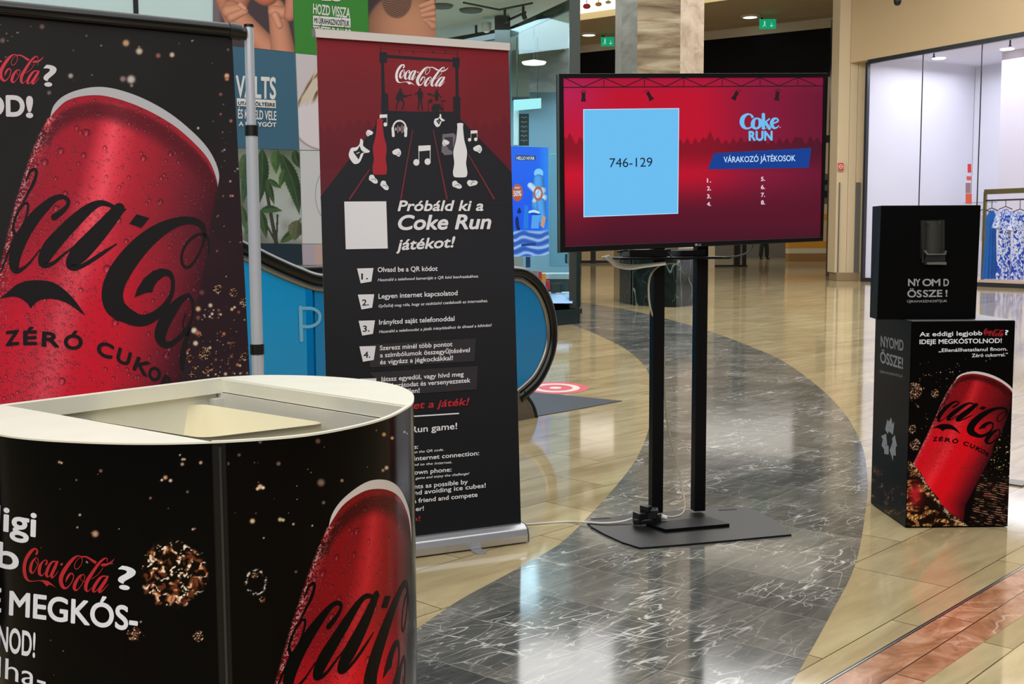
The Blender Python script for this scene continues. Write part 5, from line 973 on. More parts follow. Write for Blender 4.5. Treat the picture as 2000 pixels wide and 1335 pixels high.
# posts
def post(px0, px1, y, z0, z1, name, parent=None, m=fr_g, dep=.12, **k):
    a, b = at_y(px0, 350, y), at_y(px1, 350, y); g = MB(); g.box(((a[0]+b[0])/2, y + dep/2, (z0+z1)/2), (b[0]-a[0], dep, z1-z0), m); return g.build(name, parent, **k)
shopf = empty('shop_window_frame', (cor[0], YC, 0), 'grey metal corner frame of the glass shop front behind the escalator', 'window frame')
post(1112, 1133, YC, 0, 4.75, 'corner_post', shopf); post(1127, 1134, YC - .03, .25, 3.5, 'corner_trim', shopf, m=fr_d, dep=.05); post(968, 998, yl, 0, 4.6, 'post', shopf)
for a, b, y0, y1 in (((998,52),(1118,-4),yl,YC), ((866,76),(998,52),18.9,yl)):
    A0, B0 = at_y(*a, y0), at_y(*b, y1); g = MB(); g.slab([A0 + (0,0,-.14), B0 + (0,0,-.14), B0, A0], (0, .12, 0), fr_g); g.build('head_beam', shopf)
g = MB(); L = [at_z(1050, 640)[:2], at_z(1131, 631)[:2], at_z(1131, 631)[:2] + (0.0, 2.5), at_z(1050, 640)[:2] + (-.5, 2.5)]; hz = at_y(1131, 602, YC)[2]; g.prism([tuple(p) for p in L], 0, hz, fr_d); g.build('plinth', shopf, bevel=.01)
g = MB(); L2 = [L[0] + (-.02, -.03), L[1] + (.04, -.03), L[2] + (.04, 0), L[3]]; g.prism([tuple(p) for p in L2], hz - .07, hz, fr_d); g.build('plinth_cap', shopf)
gl = mat_glass('shop_glass', (.90, .97, .97, 1)); g = MB(); A0, B0 = at_y(998, 600, yl), at_y(1112, 600, YC); g.slab([(A0[0], yl, .2), (B0[0], YC + .03, .2), (B0[0], YC + .03, 4.45), (A0[0], yl, 4.45)], (0, .012, 0), gl); g.build('window_1', kind='structure')
# interior: ceiling, back wall, panels
g = MB(); g.slab([(-4.2, 16.2, 4.62), (1.0, 16.2, 4.62), (1.0, 25, 4.62), (-4.2, 25, 4.62)], (0, 0, .1), ceil_w); g.build('ceiling_1', kind='structure')
sb = grain(mat('shop_wall_light_blue', S(150,196,226), .5), 2, .05)
yslab([(700,640),(1128,640),(1128,0),(700,0)], 21.5, sb, .1, name='wall_back', kind='structure')
ol = mat('panel_olive', S(120,122,106), .5); gm = mat_tile('grey_stone_panel', [(.3, S(108,110,108)), (.5, S(140,142,138)), (.7, S(164,166,160))], 0, 60, 60, S(120,120,118), .4, vstretch=(1, 1, 3), nscale=2)
yslab([(1000,192),(1034,192),(1034,50),(1000,50)], 21.0, ol, .05, name='wall_panel', label='olive wall panel beside the left post inside the glass shop', cat='wall panel')
yslab([(1034,180),(1110,180),(1112,20),(1034,50)], 21.0, gm, .05, name='wall_panel', label='grey stone panel high on the glass shop back wall', cat='wall panel')
yslab([(1000,196),(1034,196),(1034,189),(1000,189)], 20.9, mat('trim_dark', S(20,36,40), .4), .05, name='wall_rail', label='dark rail under the olive panel in the glass shop', cat='rail')
lb = mat('lightbox_cyan', (.1,.1,.1,1), .4, emit=S(168,244,248), estr=1.0); lbr = empty('light_box', at_y(1030, 215, 19.6), 'pale cyan glowing light box above the shop counter', 'light box')
g = MB(); yslab([(1003,215),(1057,210),(1057,191.5),(1003,195)], 19.6, lb, .12, g); g.build('glowing_panel', lbr)
for x in (1010, 1050): c = at_y(x, 193, 19.66); g = MB(); g.tube([c, (c[0], c[1], 4.63)], .008, fr_g, 6); g.build('hanging_rod', lbr)
mb_ = empty('menu_board', at_y(1023, 285, 19.9), 'dark board with faint handwriting under the cyan light box', 'board'); g = MB(); yslab([(1014,284),(1033,284),(1033,222),(1014,222)], 19.9, mat('board_dark', S(26,38,40), .5), .04, g); g.build('panel', mb_)
BPn = Plane(at_y(1023, 285, 19.89), (1, 0, 0), (0, 0, 1)); A = Art(BPn, d0=.002, dd=.0003); ch = mat('chalk', S(130,150,150), .7)
rs = random.Random(2)
for i in range(6): y = 230 + i * 9; A.stroke([(1017,y,1.2),(1020,y-2.4,1.2),(1023,y+1,1.2),(1026,y-2,1.2),(1030,y,1)], ch, k=3)
A.build('chalk_marks', mb_)
yslab([(1003,283),(1012,283),(1013,214),(1003,216)], 19.8, mat('column_white', S(214,232,232), .5), .15, name='shop_column', label='slim white upright under the cyan light box', cat='column')
# big blue light-box poster
bpo = empty('blue_poster', at_y(1034, 500, 15.9), 'tall blue backlit advertising poster in the shop window behind the escalator', 'poster')
PB = Plane(at_y(1034, 500, 15.9), (1, .12, 0), (0, 0, 1)); qp = [PB.uv(p)[0] for p in ((960,503),(1072,498),(1071,288),(960,284))]
g = MB(); g.slab(PB.X(qp, -.004), -PB.N * .05, mat('poster_case', S(30,60,90), .4)); g.build('case', bpo)
def p_blue(Q, P):
    x, y = P[:, 0], P[:, 1]; C = np.zeros((len(P), 3)) + (4, 84, 232); C = mixc(C, (10,120,240), sst(440, 300, y) * .4); C = mixc(C, (40,150,240), sst(1046, 1070, x) * .6)
    d = np.hypot((x-1052)/9, (y-338)/9); C = mixc(C, (120,200,250), sst(1.05,.95,d)); C = caps(P, C, (1052,350), (1052,400), 10, 14, (60,150,230)); C = caps(P, C, (1036,362), (1062,386), 6, 7, (170,214,244)); C = caps(P, C, (1060,372), (1044,392), 7, 5, (160,200,236)); C = caps(P, C, (1056,395), (1060,430), 9, 8, (60,150,230))
    w = np.sin((y - 450) * .42 + 1.3 * np.sin(x * .13) + 2 * fbm(x, y, .06, 2)); m = sst(446, 454, y); C = mixc(C, (60,110,190), m * .8); C = mixc(C, (170,196,226), m * sst(.1, .8, w) * .8); C = mixc(C, (30,70,150), m * sst(-.2, -.9, w) * .6); return C
sheet('poster_sheet', PB, qp, 120, 220, p_blue, mat_print('lightbox_print', .3, .4, emit=1.0), bpo, d=.001)
ecl = {k: em('lightbox_' + k, c) for k, c in dict(orange=(178,92,52), navy=(10,40,90), white=(190,224,250), brown=(60,50,70), tan=(190,150,120)).items()}
A = Art(PB, d0=.002, dd=.0003); A.disc(1010.5, 376, 10.5, ecl['orange'], 17); A.text('50%', (1003,383), (1018,382), 10, ecl['white'], bold=.03); A.text('akár', (1005,368), (1016,368), 4, ecl['white'])
A.poly([(1007,313),(1046,313),(1046,304),(1007,303)], ecl['brown']); A.text('HELLO NYÁR', (1009,311.5), (1044,312), 6, ecl['white'], bold=.03)
A.ring(1051, 378, 9, 3, ecl['orange'], 14)
A.poly([(1012,416),(1016,416),(1016,406),(1012,406)], ecl['navy']); A.disc(1014, 413, 4, ecl['navy']); A.smooth([(1007,425),(1012,424),(1014,440),(1016,448),(1010,449),(1007,440)], ecl['navy']); A.poly([(1022,446),(1032,446),(1032,402),(1024,400)], em('lightbox_mid', (30,120,220))); A.poly([(1037,446),(1052,446),(1054,420),(1039,420)], em('lightbox_pale', (80,160,236))); A.stroke([(1034,414,4),(1042,412,5),(1052,415,4)], ecl['white'], k=3); A.stroke([(1036,418,1.6),(1056,418,1.6)], ecl['navy'], curve=False); A.poly([(1055,440),(1062,446),(1066,424),(1060,420)], ecl['tan']); A.poly([(1018,481),(1046,479),(1046,474),(1018,476)], em('lightbox_bar', (20,60,130)))
A.build('picture', bpo)
# display furniture in the shop
wc = mat('shop_white', S(196,222,232), .4); gr = mat('shop_grey', S(120,140,146), .4); nav = mat('shop_navy', S(16,40,60), .4)
def px_box(name, x0, x1, y0, y1, Y, dep, m, label=None, cat=None, parent=None, bevel=.006, group=None):
    a, b = at_y(x0, y1, Y), at_y(x1, y0, Y); g = MB(); g.box(((a[0]+b[0])/2, Y + dep/2, (a[2]+b[2])/2), (b[0]-a[0], dep, b[2]-a[2]), m); return g.build(name, parent, bevel=bevel, label=label, cat=cat, group=group)
px_box('display_column', 1075, 1109, 300, 520, 18.5, .5, mat('display_column_blue', S(128,190,226), .4), 'pale blue upright display unit just left of the television edge', 'display unit')
px_box('shop_counter', 1060, 1126, 534, 545, 16.6, .5, wc, 'white counter top in the shop window', 'counter')
px_box('shop_counter', 1068, 1122, 545, 590.5, 16.7, .4, mat('counter_front', S(60,96,104), .4), 'dark teal lower counter front in the shop window', 'counter front')
tbl = empty('display_table', at_y(1098, 600, 16.2), 'small table with pale blue cloth standing in the shop window', 'table')
g = MB(); a, b, c_, d_ = at_y(1074,592,15.95), at_y(1118,592,15.95), at_y(1119,572,16.3), at_y(1072,574,16.3); g.slab([a, b, c_, d_], (0, .22, 0), mat('cloth_pale_blue', S(156,194,236), .6)); g.build('table_cloth', tbl)
g = MB(); t = at_y(1097, 572, 16.5); g.lathe((t[0], t[1]-.02, t[2]), [(0, .015), (.2, .015), (.2, 0), (0, 0)], mat('table_white', S(220,236,240), .4)); g.build('table_top', tbl)
px_box('sign_card', 1076, 1097, 553, 572, 16.3, .02, mat('card_dark', S(40,56,56), .5), 'small dark sign card on the shop window table', 'sign')
for i, (x0, x1, y0, y1, c, l) in enumerate([(1052,1058,530,546,(206,60,70),'red box on the shop shelf nearest the handrail'),(1058,1066,534,552,(224,160,60),'orange product box on the shop shelf'),(1066,1074,548,566,(190,40,66),'crimson box low on the shop shelf'),(1040,1050,528,540,(160,150,150),'grey box beside the handrail top in the shop')]):
    px_box('product_box', x0, x1, y0, y1, 16.2, .12, mat('product_%d' % i, S(*c), .5), l, 'box', group=None)
ms = empty('mannequin_bust', at_y(1118, 536, 16.4), 'pale mannequin leg form beside the television corner in the shop', 'mannequin'); g = MB(); pts = [at_y(1114,492,16.4), at_y(1116,510,16.4), at_y(1119,525,16.4), at_y(1119,533,16.4)]; g.tube(catmull(pts, 4), [.05]*3 + [.06]*3 + [.05]*3 + [.035]*4, mat('mannequin_white', S(150,190,206), .3), 12); g.build('leg_form', ms)
for x0, x1 in ((1104, 1110), (1110, 1117)): px_box('black_product', x0, x1, 496, 514, 16.9, .1, nav, 'dark patterned product pair under the television corner, %s one' % ('left' if x0 == 1104 else 'right'), 'product')
px_box('shelf_unit', 1003, 1022, 500, 540, 17.2, .4, mat('shelf_pale', S(170,196,200), .5), 'pale shelf unit below the blue poster', 'shelf')
px_box('hanging_product', 1027, 1036, 501, 522, 16.8, .06, mat('product_blue', S(40,90,150), .4), 'blue product hanging below the blue poster', 'product')
# ceiling fittings in the shop
def tube3(name, pts, r, m, **k): g = MB(); g.tube(pts, r, m, 8); return g.build(name, **k)
zc_ = 4.55; cpt = lambda x, y: at_z(x, y, zc_)
tube3('ceiling_track', [cpt(980,45), cpt(1026,24)], .02, fr_g, label='short light track on the shop ceiling near the post', cat='track')
tube3('ceiling_track', [cpt(905,5), cpt(975,19), cpt(1040,6)], .015, fr_g, label='long bent light track at the top of the shop ceiling', cat='track')
for x, y in ((986,27),(1022,20),(930,58)):
    c = cpt(x, y); g = MB(); g.tube([c + (0,0,.07), c + (0,0,-.05)], .02, fr_g, 8); g.tube([c + (0,0,-.05), c + (.03,0,-.13)], .035, fr_g, 10); g.build('spotlight', label={986:'small dark spotlight above the dome camera',1022:'small dark spotlight at the right end of the short track',930:'small dark spotlight low on the shop ceiling above the banner rail'}[x], cat='spotlight')
for x, y in ((920,28),(862,20)):
    c = cpt(x, y); g = MB(); g.lathe((c[0], c[1], 4.59), [(0, .0), (.16, .0), (.18, .03), (0, .03)], mat('speaker_grey', S(96,104,102), .5)); g.build('ceiling_speaker', label='round grey ceiling speaker, %s' % ('right one near the shop track' if x == 920 else 'left one by the back photo poster'), cat='ceiling speaker')
c = cpt(950, 43); g = MB(); g.lathe((c[0], c[1], c[2] - .13), [(0, -.04), (.05, -.02), (.075, .03), (.08, .06), (.08, .12), (0, .12)], mat('camera_white', S(216,224,226), .3), 20); g.build('dome_camera', label='white dome security camera on the shop ceiling', cat='camera')
g = MB(); c = at_y(1043, 125, 18.5); g.lathe((c[0], c[1], c[2]), [(0, 0), (.18, 0), (.2, .03), (.05, .06), (0, .07)], mat('lamp_glow', (.1,.1,.1,1), emit=(1,1,1,1), estr=2.0)); g.tube([c + (0,0,.05), (c[0], c[1], 4.62)], .006, fr_g, 6); g.build('pendant_lamp', label='round white pendant lamp glowing inside the glass shop', cat='lamp')
area('shop_light', (-.8, 18.2, 4.4), 2.4, 3.0, 150, (.62, .86, 1.0))

# ================================================================== marble column
A_, B_, C_, Z_ = at_z(1236, 596)[:2], at_z(1320, 600)[:2], at_z(1359, 596)[:2], at_z(1210, 590.5)[:2]
verd = mat_tile('dark_green_marble', [(.3, S(10,20,20)), (.5, S(24,40,38)), (.72, S(60,78,72))], 0, 60, 60, S(20,30,30), .12, vstretch=(1, 1, 1), nscale=2.2, warp=1.0, veins=[(2.0, (1, 1, .45), 0, .012, S(150,170,160), .8, 4.1), (4.0, (1, 1, .6), 20, .010, S(120,140,132), .6, 1.3)])
col_r = empty('marble_column', ((A_[0]+C_[0])/2, A_[1] + .6, 0), 'tall travertine column on a dark green marble base behind the television', 'column')
ztop = at_y(1236, 486, A_[1])[2]
g = MB(); g.prism([tuple(A_), tuple(B_), tuple(C_), (C_[0] + .05, C_[1] + 1.6), (A_[0], A_[1] + 1.9)], 0, ztop, verd); g.build('base', col_r, bevel=.01)
g = MB(); g.prism([tuple(Z_), tuple(A_ + (-.01, .25)), tuple(A_ + (-.01, 1.9)), (Z_[0], Z_[1] + 1.2)], 0, ztop, verd); g.build('side_base', col_r, bevel=.01)
trav = mat_tile('banded_travertine', [(.3, S(72,56,36)), (.43, S(118,98,70)), (.56, S(150,134,106)), (.72, S(178,166,140))], 0, 60, 60, S(110,96,70), .35, vstretch=(.5, .5, 3.4), nscale=1.6, warp=.8, tilevar=.1)
pink_s = mat_tile('pale_pinkish_stone', [(.3, S(158,138,118)), (.5, S(188,170,150)), (.75, S(206,192,174))], 0, 60, 60, S(150,130,110), .4, vstretch=(1, 1, 1.2), nscale=3, warp=1.2, tilevar=.1); grey_s = mat_tile('grey_travertine', [(.3, S(96,96,88)), (.5, S(120,120,112)), (.75, S(142,142,132))], 0, 60, 60, S(110,110,100), .4, vstretch=(1, 1, 2), nscale=2, warp=.8, tilevar=.1)
ys = A_[1] + .05; xa = [at_y(x, 60, ys)[0] for x in (1217, 1245, 1329)]; xr_ = at_y(1375, 60, ys + .35)[0]
for nm, L, m in (('front_slab', [(xa[1], ys), (xa[2], ys), (xa[2], ys + .2), (xa[1], ys + .2)], trav), ('side_slab', [(xa[2], ys + .002), (xr_, ys + .35), (xr_, ys + 1.5), (xa[2], ys + 1.5)], pink_s), ('side_slab', [(xa[0], ys + .3), (xa[1], ys + .002), (xa[1], ys + 1.5), (xa[0], ys + 1.5)], grey_s)):
    g = MB(); g.prism(L, ztop, 10.5, m); g.build(nm, col_r)

# ================================================================== far end of the hall: ceiling, dark shop band, doorways
FY = lambda px: 44 + (px - 1135) / (1643 - 1135) * (38.4 - 44)
ceil_m = grain(mat('ceiling_plaster', S(176,160,138), .7), 1, .04); soff = mat('soffit_light', S(196,184,166), .6); band_k = mat('dark_shop_band', S(4,4,5), .6, spec=.15); cream_w = grain(mat('cream_wall', S(196,172,134), .6), 1.5, .04)
zsf = 8.62
ce = lambda px, py, z=zsf: at_z(px, py, z)
lA, lB, lC, lD = ce(700, 100), ce(1060, 56), ce(1460, 0), ce(1700, -38)
far_l, far_r = ce(700, 140), ce(1720, 22)
g = MB(); g.slab([lA, lD, far_r + (6, 8, 0), far_l + (0, 8, 0)], (0, 0, .3), ceil_m); g.build('ceiling_2', kind='structure')
lA2, lD2 = lA + (0, 0, .22), lD + (0, 0, .22)
g = MB(); g.slab([lA + (0,-.02,0), lD + (0,-.02,0), lD2 + (0,-.02,0), lA2 + (0,-.02,0)], (0, -.04, 0), mat('cove_lip', S(226,208,160), .5)); g.build('trim_5', kind='structure')
cove = mat('cove_glow', (.8,.8,.8,1), .6, emit=(1, .93, .78, 1), estr=1.35)
def nrst(p, dy): return p + np.array((0, -dy, 0))
g = MB(); g.slab([nrst(lA2, 2.6), nrst(lD2, 2.6), lD2 + (0,-.06,.0), lA2 + (0,-.06,.0)], (0, 0, .05), cove); g.build('cove_light', label='bright cove light strip along the hall ceiling edge', cat='cove light')
g = MB(); g.slab([nrst(lA2, 12), nrst(lD2, 12), nrst(lD2, 2.6), nrst(lA2, 2.6)], (0, 0, .05), mat('ceiling_brown', S(150,124,96), .7)); g.build('ceiling_3', kind='structure')
def fac(px4, m, name, th=.2, **k): return yslab(px4, [FY(p[0]) for p in px4], m, th, name=name, **k)
fasc = fac([(900,150),(1660,150),(1660,50),(900,126)], band_k, 'dark_fascia', label='black unlit shop fascia band across the far end above the television', cat='fascia')
fac([(900,127),(1660,51),(1660,30),(900,116)], soff, 'trim_6', .15, kind='structure')
g = MB(); yslab([(1448,141),(1449,141),(1449,74),(1448,74)], [FY(1448)-.02]*4, mat('band_joint', S(34,36,38), .4), .02, g); g.build('joint_strip', fasc)
dfr = empty('door_frame', at_z(1628, 541), 'tall black door frame with dark green transom beside the cream pillar', 'door frame'); post(1622, 1634, 33.5, 0, 7.5, 'door_post', dfr, mat('frame_black', S(12,14,15), .3), .3)
FB = mat('frame_black', S(12,14,15), .3)
for x0, x1, l in ((1436, 1448, 'black shopfront post under the television, left of the person'), (1452, 1460, 'thin black shopfront post right next to the person'), (1154, 1164, 'black shopfront post under the left part of the television'), (1130, 1136, 'thin black shopfront post beside the glass shop corner')):
    Y = 44 if x0 > 1300 else 50; post(x0, x1, Y, 0, 5, 'shopfront_post', m=FB, dep=.2, label=l, cat='post')
post(1380, 1398, 42, 0, 5.5, 'round_column', m=mat('column_cream', S(216,196,156), .5), dep=.5, label='cream column seen under the television right of the stand', cat='column')
px_box('threshold_rail', 1358, 1460, 517, 524, 44.3, .2, FB, 'black threshold rail at the foot of the far shopfront', 'rail')
px_box('threshold_rail', 1130, 1215, 508, 514, 50.2, .2, FB, 'black threshold rail at the far left shopfront', 'rail')
g = MB(); g.slab([at_z(600, 504), at_z(2100, 502), at_z(2100, 502) + (0, 0, 8.6), at_z(600, 504) + (0, 0, 8.6)], (0, .3, 0), cream_w); g.build('wall_far', kind='structure')
px_box('grey_partition', 1340, 1538, 300, 504, 60.5, .2, mat('partition_grey', S(104,100,90), .5), 'grey partition wall behind the distant person', 'partition')
fx = empty('bench_display', at_z(1580, 513), 'long display fixture with orange and white bands, right of the distant person', 'display')
for y0, y1, c in ((417, 430, (206,146,50)), (471, 484, (208,144,40)), (484.5, 495, (206,196,170)), (495, 512, (150,112,64)), (430, 471, (204,178,136))): px_box('band', 1540, 1626, y0, y1, 52, .6, mat('band_%d' % int(y0), S(*c), .5), parent=fx)
gbx = empty('wall_cabinet', at_y(1618, 398, 36), 'grey wall cabinet visible between television and black door post', 'cabinet'); px_box('body', 1604, 1622, 339, 398, 36, .3, mat('cabinet_grey', S(92,90,84), .4), parent=gbx); px_box('panel_dark', 1606, 1621, 351, 360, 35.97, .02, FB, parent=gbx, bevel=0); px_box('panel_dark', 1606, 1618, 372, 385, 35.97, .02, FB, parent=gbx, bevel=0)
px_box('transom_rail', 1560, 1624, 264, 278, 33.6, .2, mat('transom_dark', S(14,30,30), .4), parent=dfr)
px_box('wall_panel', 1560, 1632, 150, 264, 38.5, .1, cream_w, 'cream panel above the dark transom right of the television', 'wall panel')
# exit signs, downlights, decorations
gn = mat('exit_green', (.02,.2,.14,1), .4, emit=S(0,150,104), estr=.9); ewt = mat('exit_white', (.6,.7,.7,1), .4, emit=S(150,230,200), estr=.8)
for x0, x1, y0, y1, l in ((1174,1200,72,90,'green running-man exit sign hanging left of the travertine column'),(1484,1516,37,56,'green running-man exit sign hanging right of the travertine column')):
    Y = FY((x0+x1)/2) - 1.2; rt = empty('exit_sign', at_y((x0+x1)/2, y1, Y), l, 'exit sign', 'green exit signs'); px_box('panel', x0, x1, y0, y1, Y, .08, gn, parent=rt)
    px_box('bracket', x0 + 1, x0 + 7, y0 - 3, y0, Y, .08, FB, parent=rt); PX = Plane(at_y((x0+x1)/2, y1, Y - .01), (1, 0, 0), (0, 0, 1)); A = Art(PX, d0=.004, dd=.001); w = x1 - x0; m_ = (y0 + y1) / 2
    A.stroke([(x0+w*.72,m_-2,.8),(x0+w*.72,m_+4,.8)], ewt, curve=False); A.poly([(x0+w*.6,m_+3),(x0+w*.72,m_+6),(x0+w*.84,m_+3)], ewt); A.disc(x0+w*.3, m_-4, 1.3, ewt); A.stroke([(x0+w*.3,m_-2,2.4),(x0+w*.28,m_+2,2)], ewt, curve=False); A.stroke([(x0+w*.28,m_+2,1.2),(x0+w*.38,m_+5,1)], ewt, curve=False); A.stroke([(x0+w*.28,m_+2,1.2),(x0+w*.16,m_+6,1)], ewt, curve=False); A.build('pictogram', rt)
lampg = mat('downlight_glow', (.8,.8,.8,1), .4, emit=(1,.97,.92,1), estr=3.0)
for x, y, l in ((1150,67,'round recessed downlight near the left exit sign'),(1465,32,'round recessed downlight above the right exit sign')):
    c = ce(x, y); rt = empty('downlight', (c[0], c[1], zsf - .05), l, 'downlight', 'ceiling downlights'); g = MB(); g.lathe((c[0], c[1], zsf - .03), [(0, .0), (.24, 0)], lampg, 24); g.build('lamp_disc', rt); g = MB(); g.lathe((c[0], c[1], zsf - .045), [(.24, .015), (.24, 0), (.30, 0), (.31, .04)], soff, 24); g.build('ring', rt)
for x0, x1, y0, y1, c, l in ((1138,1154,8,17,(190,50,50),'red paper decoration hanging near the hall ceiling'),(1162,1176,5,12,(210,160,70),'orange paper decoration hanging near the hall ceiling'),(1182,1194,2,7,(200,180,130),'pale yellow paper decoration hanging near the hall ceiling')):
    g = MB(); c0_ = at_y((x0+x1)/2, y1, 33.0); rr_ = (at_y(x1, y1, 33)[0] - at_y(x0, y1, 33)[0]) / 2; hh = (y1-y0) / 2200 * 33; g.lathe(tuple(c0_), [(0, 0), (rr_*.6, hh*.05), (rr_, hh*.4), (rr_*.7, hh*.9), (rr_*.2, hh), (0, hh)], mat('paper_%d' % x0, S(*c), .7), 10); g.tube([c0_ + (0,0,hh), (c0_[0], c0_[1], 8.8)], .01, FB, 4); g.build('paper_decoration', label=l, cat='decoration')
# distant person
pp = empty('person', at_z(1492, 506), 'distant person standing in dark trousers and black shoes, seen under the television', 'person', rz=.3)
sk_m = mat('skin_tone', S(190,140,116), .6); tr_m = mat('trousers_dark', S(16,17,20), .8); jk_m = mat('jacket_dark', S(40,42,50), .8); sh_m = mat('shoe_black', S(10,10,10), .5)
def solid(name, chains, m):
    me = bpy.data.meshes.new(name + '_tmp'); bm = bmesh.new(); lay = bm.verts.layers.skin.verify(); idx = {}
    for ch in chains:
        pv = None
        for (x, y, z, r) in ch:
            k = (round(x, 3), round(y, 3), round(z, 3))
            if k not in idx:
                v = bm.verts.new((x, y, z)); v[lay].radius = (r, r); v[lay].use_root = not idx; idx[k] = v
            v = idx[k]
            if pv is not None and pv is not v:
                try: bm.edges.new((pv, v))
                except ValueError: pass
            pv = v
    bm.to_mesh(me); bm.free(); o = bpy.data.objects.new(name, me); COL.objects.link(o); o.modifiers.new('skin', 'SKIN'); s2 = o.modifiers.new('sub', 'SUBSURF'); s2.levels = 2; s2.render_levels = 2; me.materials.append(m); o.parent = pp; return o
solid('body', [[(0,0,.98,.13),(0,0,1.15,.12),(0,0,1.36,.14),(0,0,1.48,.06),(0,-.01,1.56,.055),(0,-.02,1.66,.095),(0,-.02,1.74,.075)]] + [[(0,0,1.36,.14),(s*.17,0,1.4,.055),(s*.23,.01,1.14,.045),(s*.24,-.04,.9,.036),(s*.24,-.06,.82,.03)] for s in (-1, 1)] + [[(0,0,.98,.13),(s*.11,0,.86,.085),(s*.16,-.01,.48,.056),(s*.18,.02,.1,.04)] for s in (-1, 1)], sk_m)
solid('trousers', [[(0,0,1.0,.145),(s*.11,0,.86,.12),(s*.16,-.01,.48,.11),(s*.18,.02,.08,.10)] for s in (-1, 1)], tr_m)
solid('jacket', [[(0,0,.98,.15),(0,0,1.15,.14),(0,0,1.36,.16),(0,0,1.46,.07)]] + [[(0,0,1.36,.16),(s*.17,0,1.4,.07),(s*.23,.01,1.14,.06),(s*.24,-.04,.92,.05)] for s in (-1, 1)], jk_m)
solid('hair', [[(0,.01,1.68,.1),(0,.0,1.75,.09)]], mat('hair_dark', S(30,22,18), .6))
for s in (-1, 1): solid('shoe', [[(s*.18,.05,.05,.06),(s*.19,-.08,.04,.06),(s*.2,-.19,.03,.04)]], sh_m)

# ================================================================== right: cream pillar and clothes shop window
p0, p1 = at_z(1634, 548), at_z(1681, 549); yP = p0[1]
pil = empty('cream_pillar', ((p0[0]+p1[0])/2, yP, 0), 'tall cream panelled pillar left of the clothes shop window', 'pillar')
pil_m = grain(mat('pillar_cream', S(206,186,152), .5), 3, .05, stretch=(1, 1, .15)); tan = mat('pillar_foot_tan', S(140,118,88), .5); grc = mat('guard_grey', S(120,120,116), .3, .4)
post(1634, 1656, yP, .22, 12, 'panel', pil, pil_m, .7); post(1656.6, 1671, yP - .0, .22, 12, 'panel', pil, pil_m, .7); post(1671.6, 1690, yP - .0, .22, 12, 'panel', pil, pil_m, .7)
g = MB(); g.box(((p0[0]+p1[0])/2, yP + .3, .11), (p1[0]-p0[0]+.05, .75, .22), tan); g.build('foot', pil, bevel=.01)
for a, b in ((1635, 1641), (1668, 1681)): A0, B0 = at_y(a, 535, yP - .03), at_y(b, 356, yP - .03); g = MB(); g.box(((A0[0]+B0[0])/2, yP - .02, (A0[2]+B0[2])/2), (B0[0]-A0[0], .04, B0[2]-A0[2]), grc); g.build('corner_guard', pil)
sgn = empty('fire_sign', at_y(1642, 333, yP - .03), 'small square red and white fire sign on the cream pillar', 'sign'); px_box('plate', 1636, 1648.5, 317, 333, yP - .06, .02, mat('sign_white', S(220,200,186), .4), parent=sgn, bevel=0)
PS = Plane(at_y(1642, 333, yP - .07), (1, 0, 0), (0, 0, 1)); A = Art(PS, d0=.002, dd=.001); rd = mat('sign_red', S(206,50,40), .4); A.poly([(1637,318),(1647.5,318),(1647.5,332),(1637,332)], rd); A.disc(1642.2, 325, 4, mat('sign_white', S(220,200,186), .4), 4.6); A.disc(1642.2, 325, 2.6, rd, 3); A.disc(1642.2, 325, 1.2, mat('sign_white', S(220,200,186), .4)); A.build('symbol', sgn)
W0, W1 = at_z(1688, 549.5), at_z(2000, 563.0); wd = (W1 - W0)[:2]; wd /= np.linalg.norm(wd); WPl = Plane((W0[0], W0[1], 0), (wd[0], wd[1], 0), (0, 0, 1)); wN = WPl.N
zw = WPl.uv((1694, 118))[0][1]; zw2 = WPl.uv((1995, 71))[0][1]; zt_ = (zw + zw2) / 2
uA, uB = WPl.uv((1692, 300))[0][0], WPl.uv((2000, 300))[0][0] + 4
wall_c = grain(mat('wall_cream_right', S(200,176,138), .55), 1.2, .03)
g = MB(); g.slab(WPl.X([(uA - .6, zt_ + .05), (uB, zt_ + .05), (uB, 13), (uA - .6, 13)], .02), -wN * .3, wall_c); g.build('wall_right', kind='structure')
frm = mat('window_frame_grey', S(58,60,64), .3, .5)
g = MB(); g.slab(WPl.X([(uA, zt_ - .06), (uB, zt_ - .06), (uB, zt_ + .05), (uA, zt_ + .05)], .03), -wN * .1, frm); g.slab(WPl.X([(uA, 0), (uB, 0), (uB, .10), (uA, .10)], .03), -wN * .1, frm); g.slab(WPl.X([(uA - .07, 0), (uA, 0), (uA, zt_), (uA - .07, zt_)], .03), -wN * .1, frm); g.build('trim_7', kind='structure')
uJ = [WPl.uv((1797, 300))[0][0], WPl.uv((1911, 300))[0][0]]; gl2 = mat_glass('window_glass', (.97, .98, 1, 1))
eds = [uA] + uJ + [uB]
for i in range(3):
    g = MB(); g.slab(WPl.X([(eds[i] + .012, .1), (eds[i+1] - .012, .1), (eds[i+1] - .012, zt_ - .06), (eds[i] + .012, zt_ - .06)], -.02), -wN * .012, gl2); g.build('window_%d' % (i + 2), kind='structure')
for i, u_ in enumerate(uJ): g = MB(); g.slab(WPl.X([(u_ - .010, .1), (u_ + .010, .1), (u_ + .010, zt_ - .06), (u_ - .010, zt_ - .06)], .0), -wN * .02, frm); g.build('trim_%d' % (8 + i), kind='structure')
shw = grain(mat('shop_white_wall', S(222,222,232), .6), 1, .03)
g = MB(); g.slab(WPl.X([(uA - .05, 0), (uB + 3, 0), (uB + 3, 8), (uA - .05, 8)], -4.2), -wN * .1, shw); g.build('wall_shop_back', kind='structure')
X = [WPl.X((uA - .06, 0), d)[0] for d in (-.12, -4.2)]; g = MB(); g.slab([X[0], X[1], X[1] + (0,0,8), X[0] + (0,0,8)], -np.array((wd[0], wd[1], 0)) * .1, shw); g.build('wall_shop_side', kind='structure')
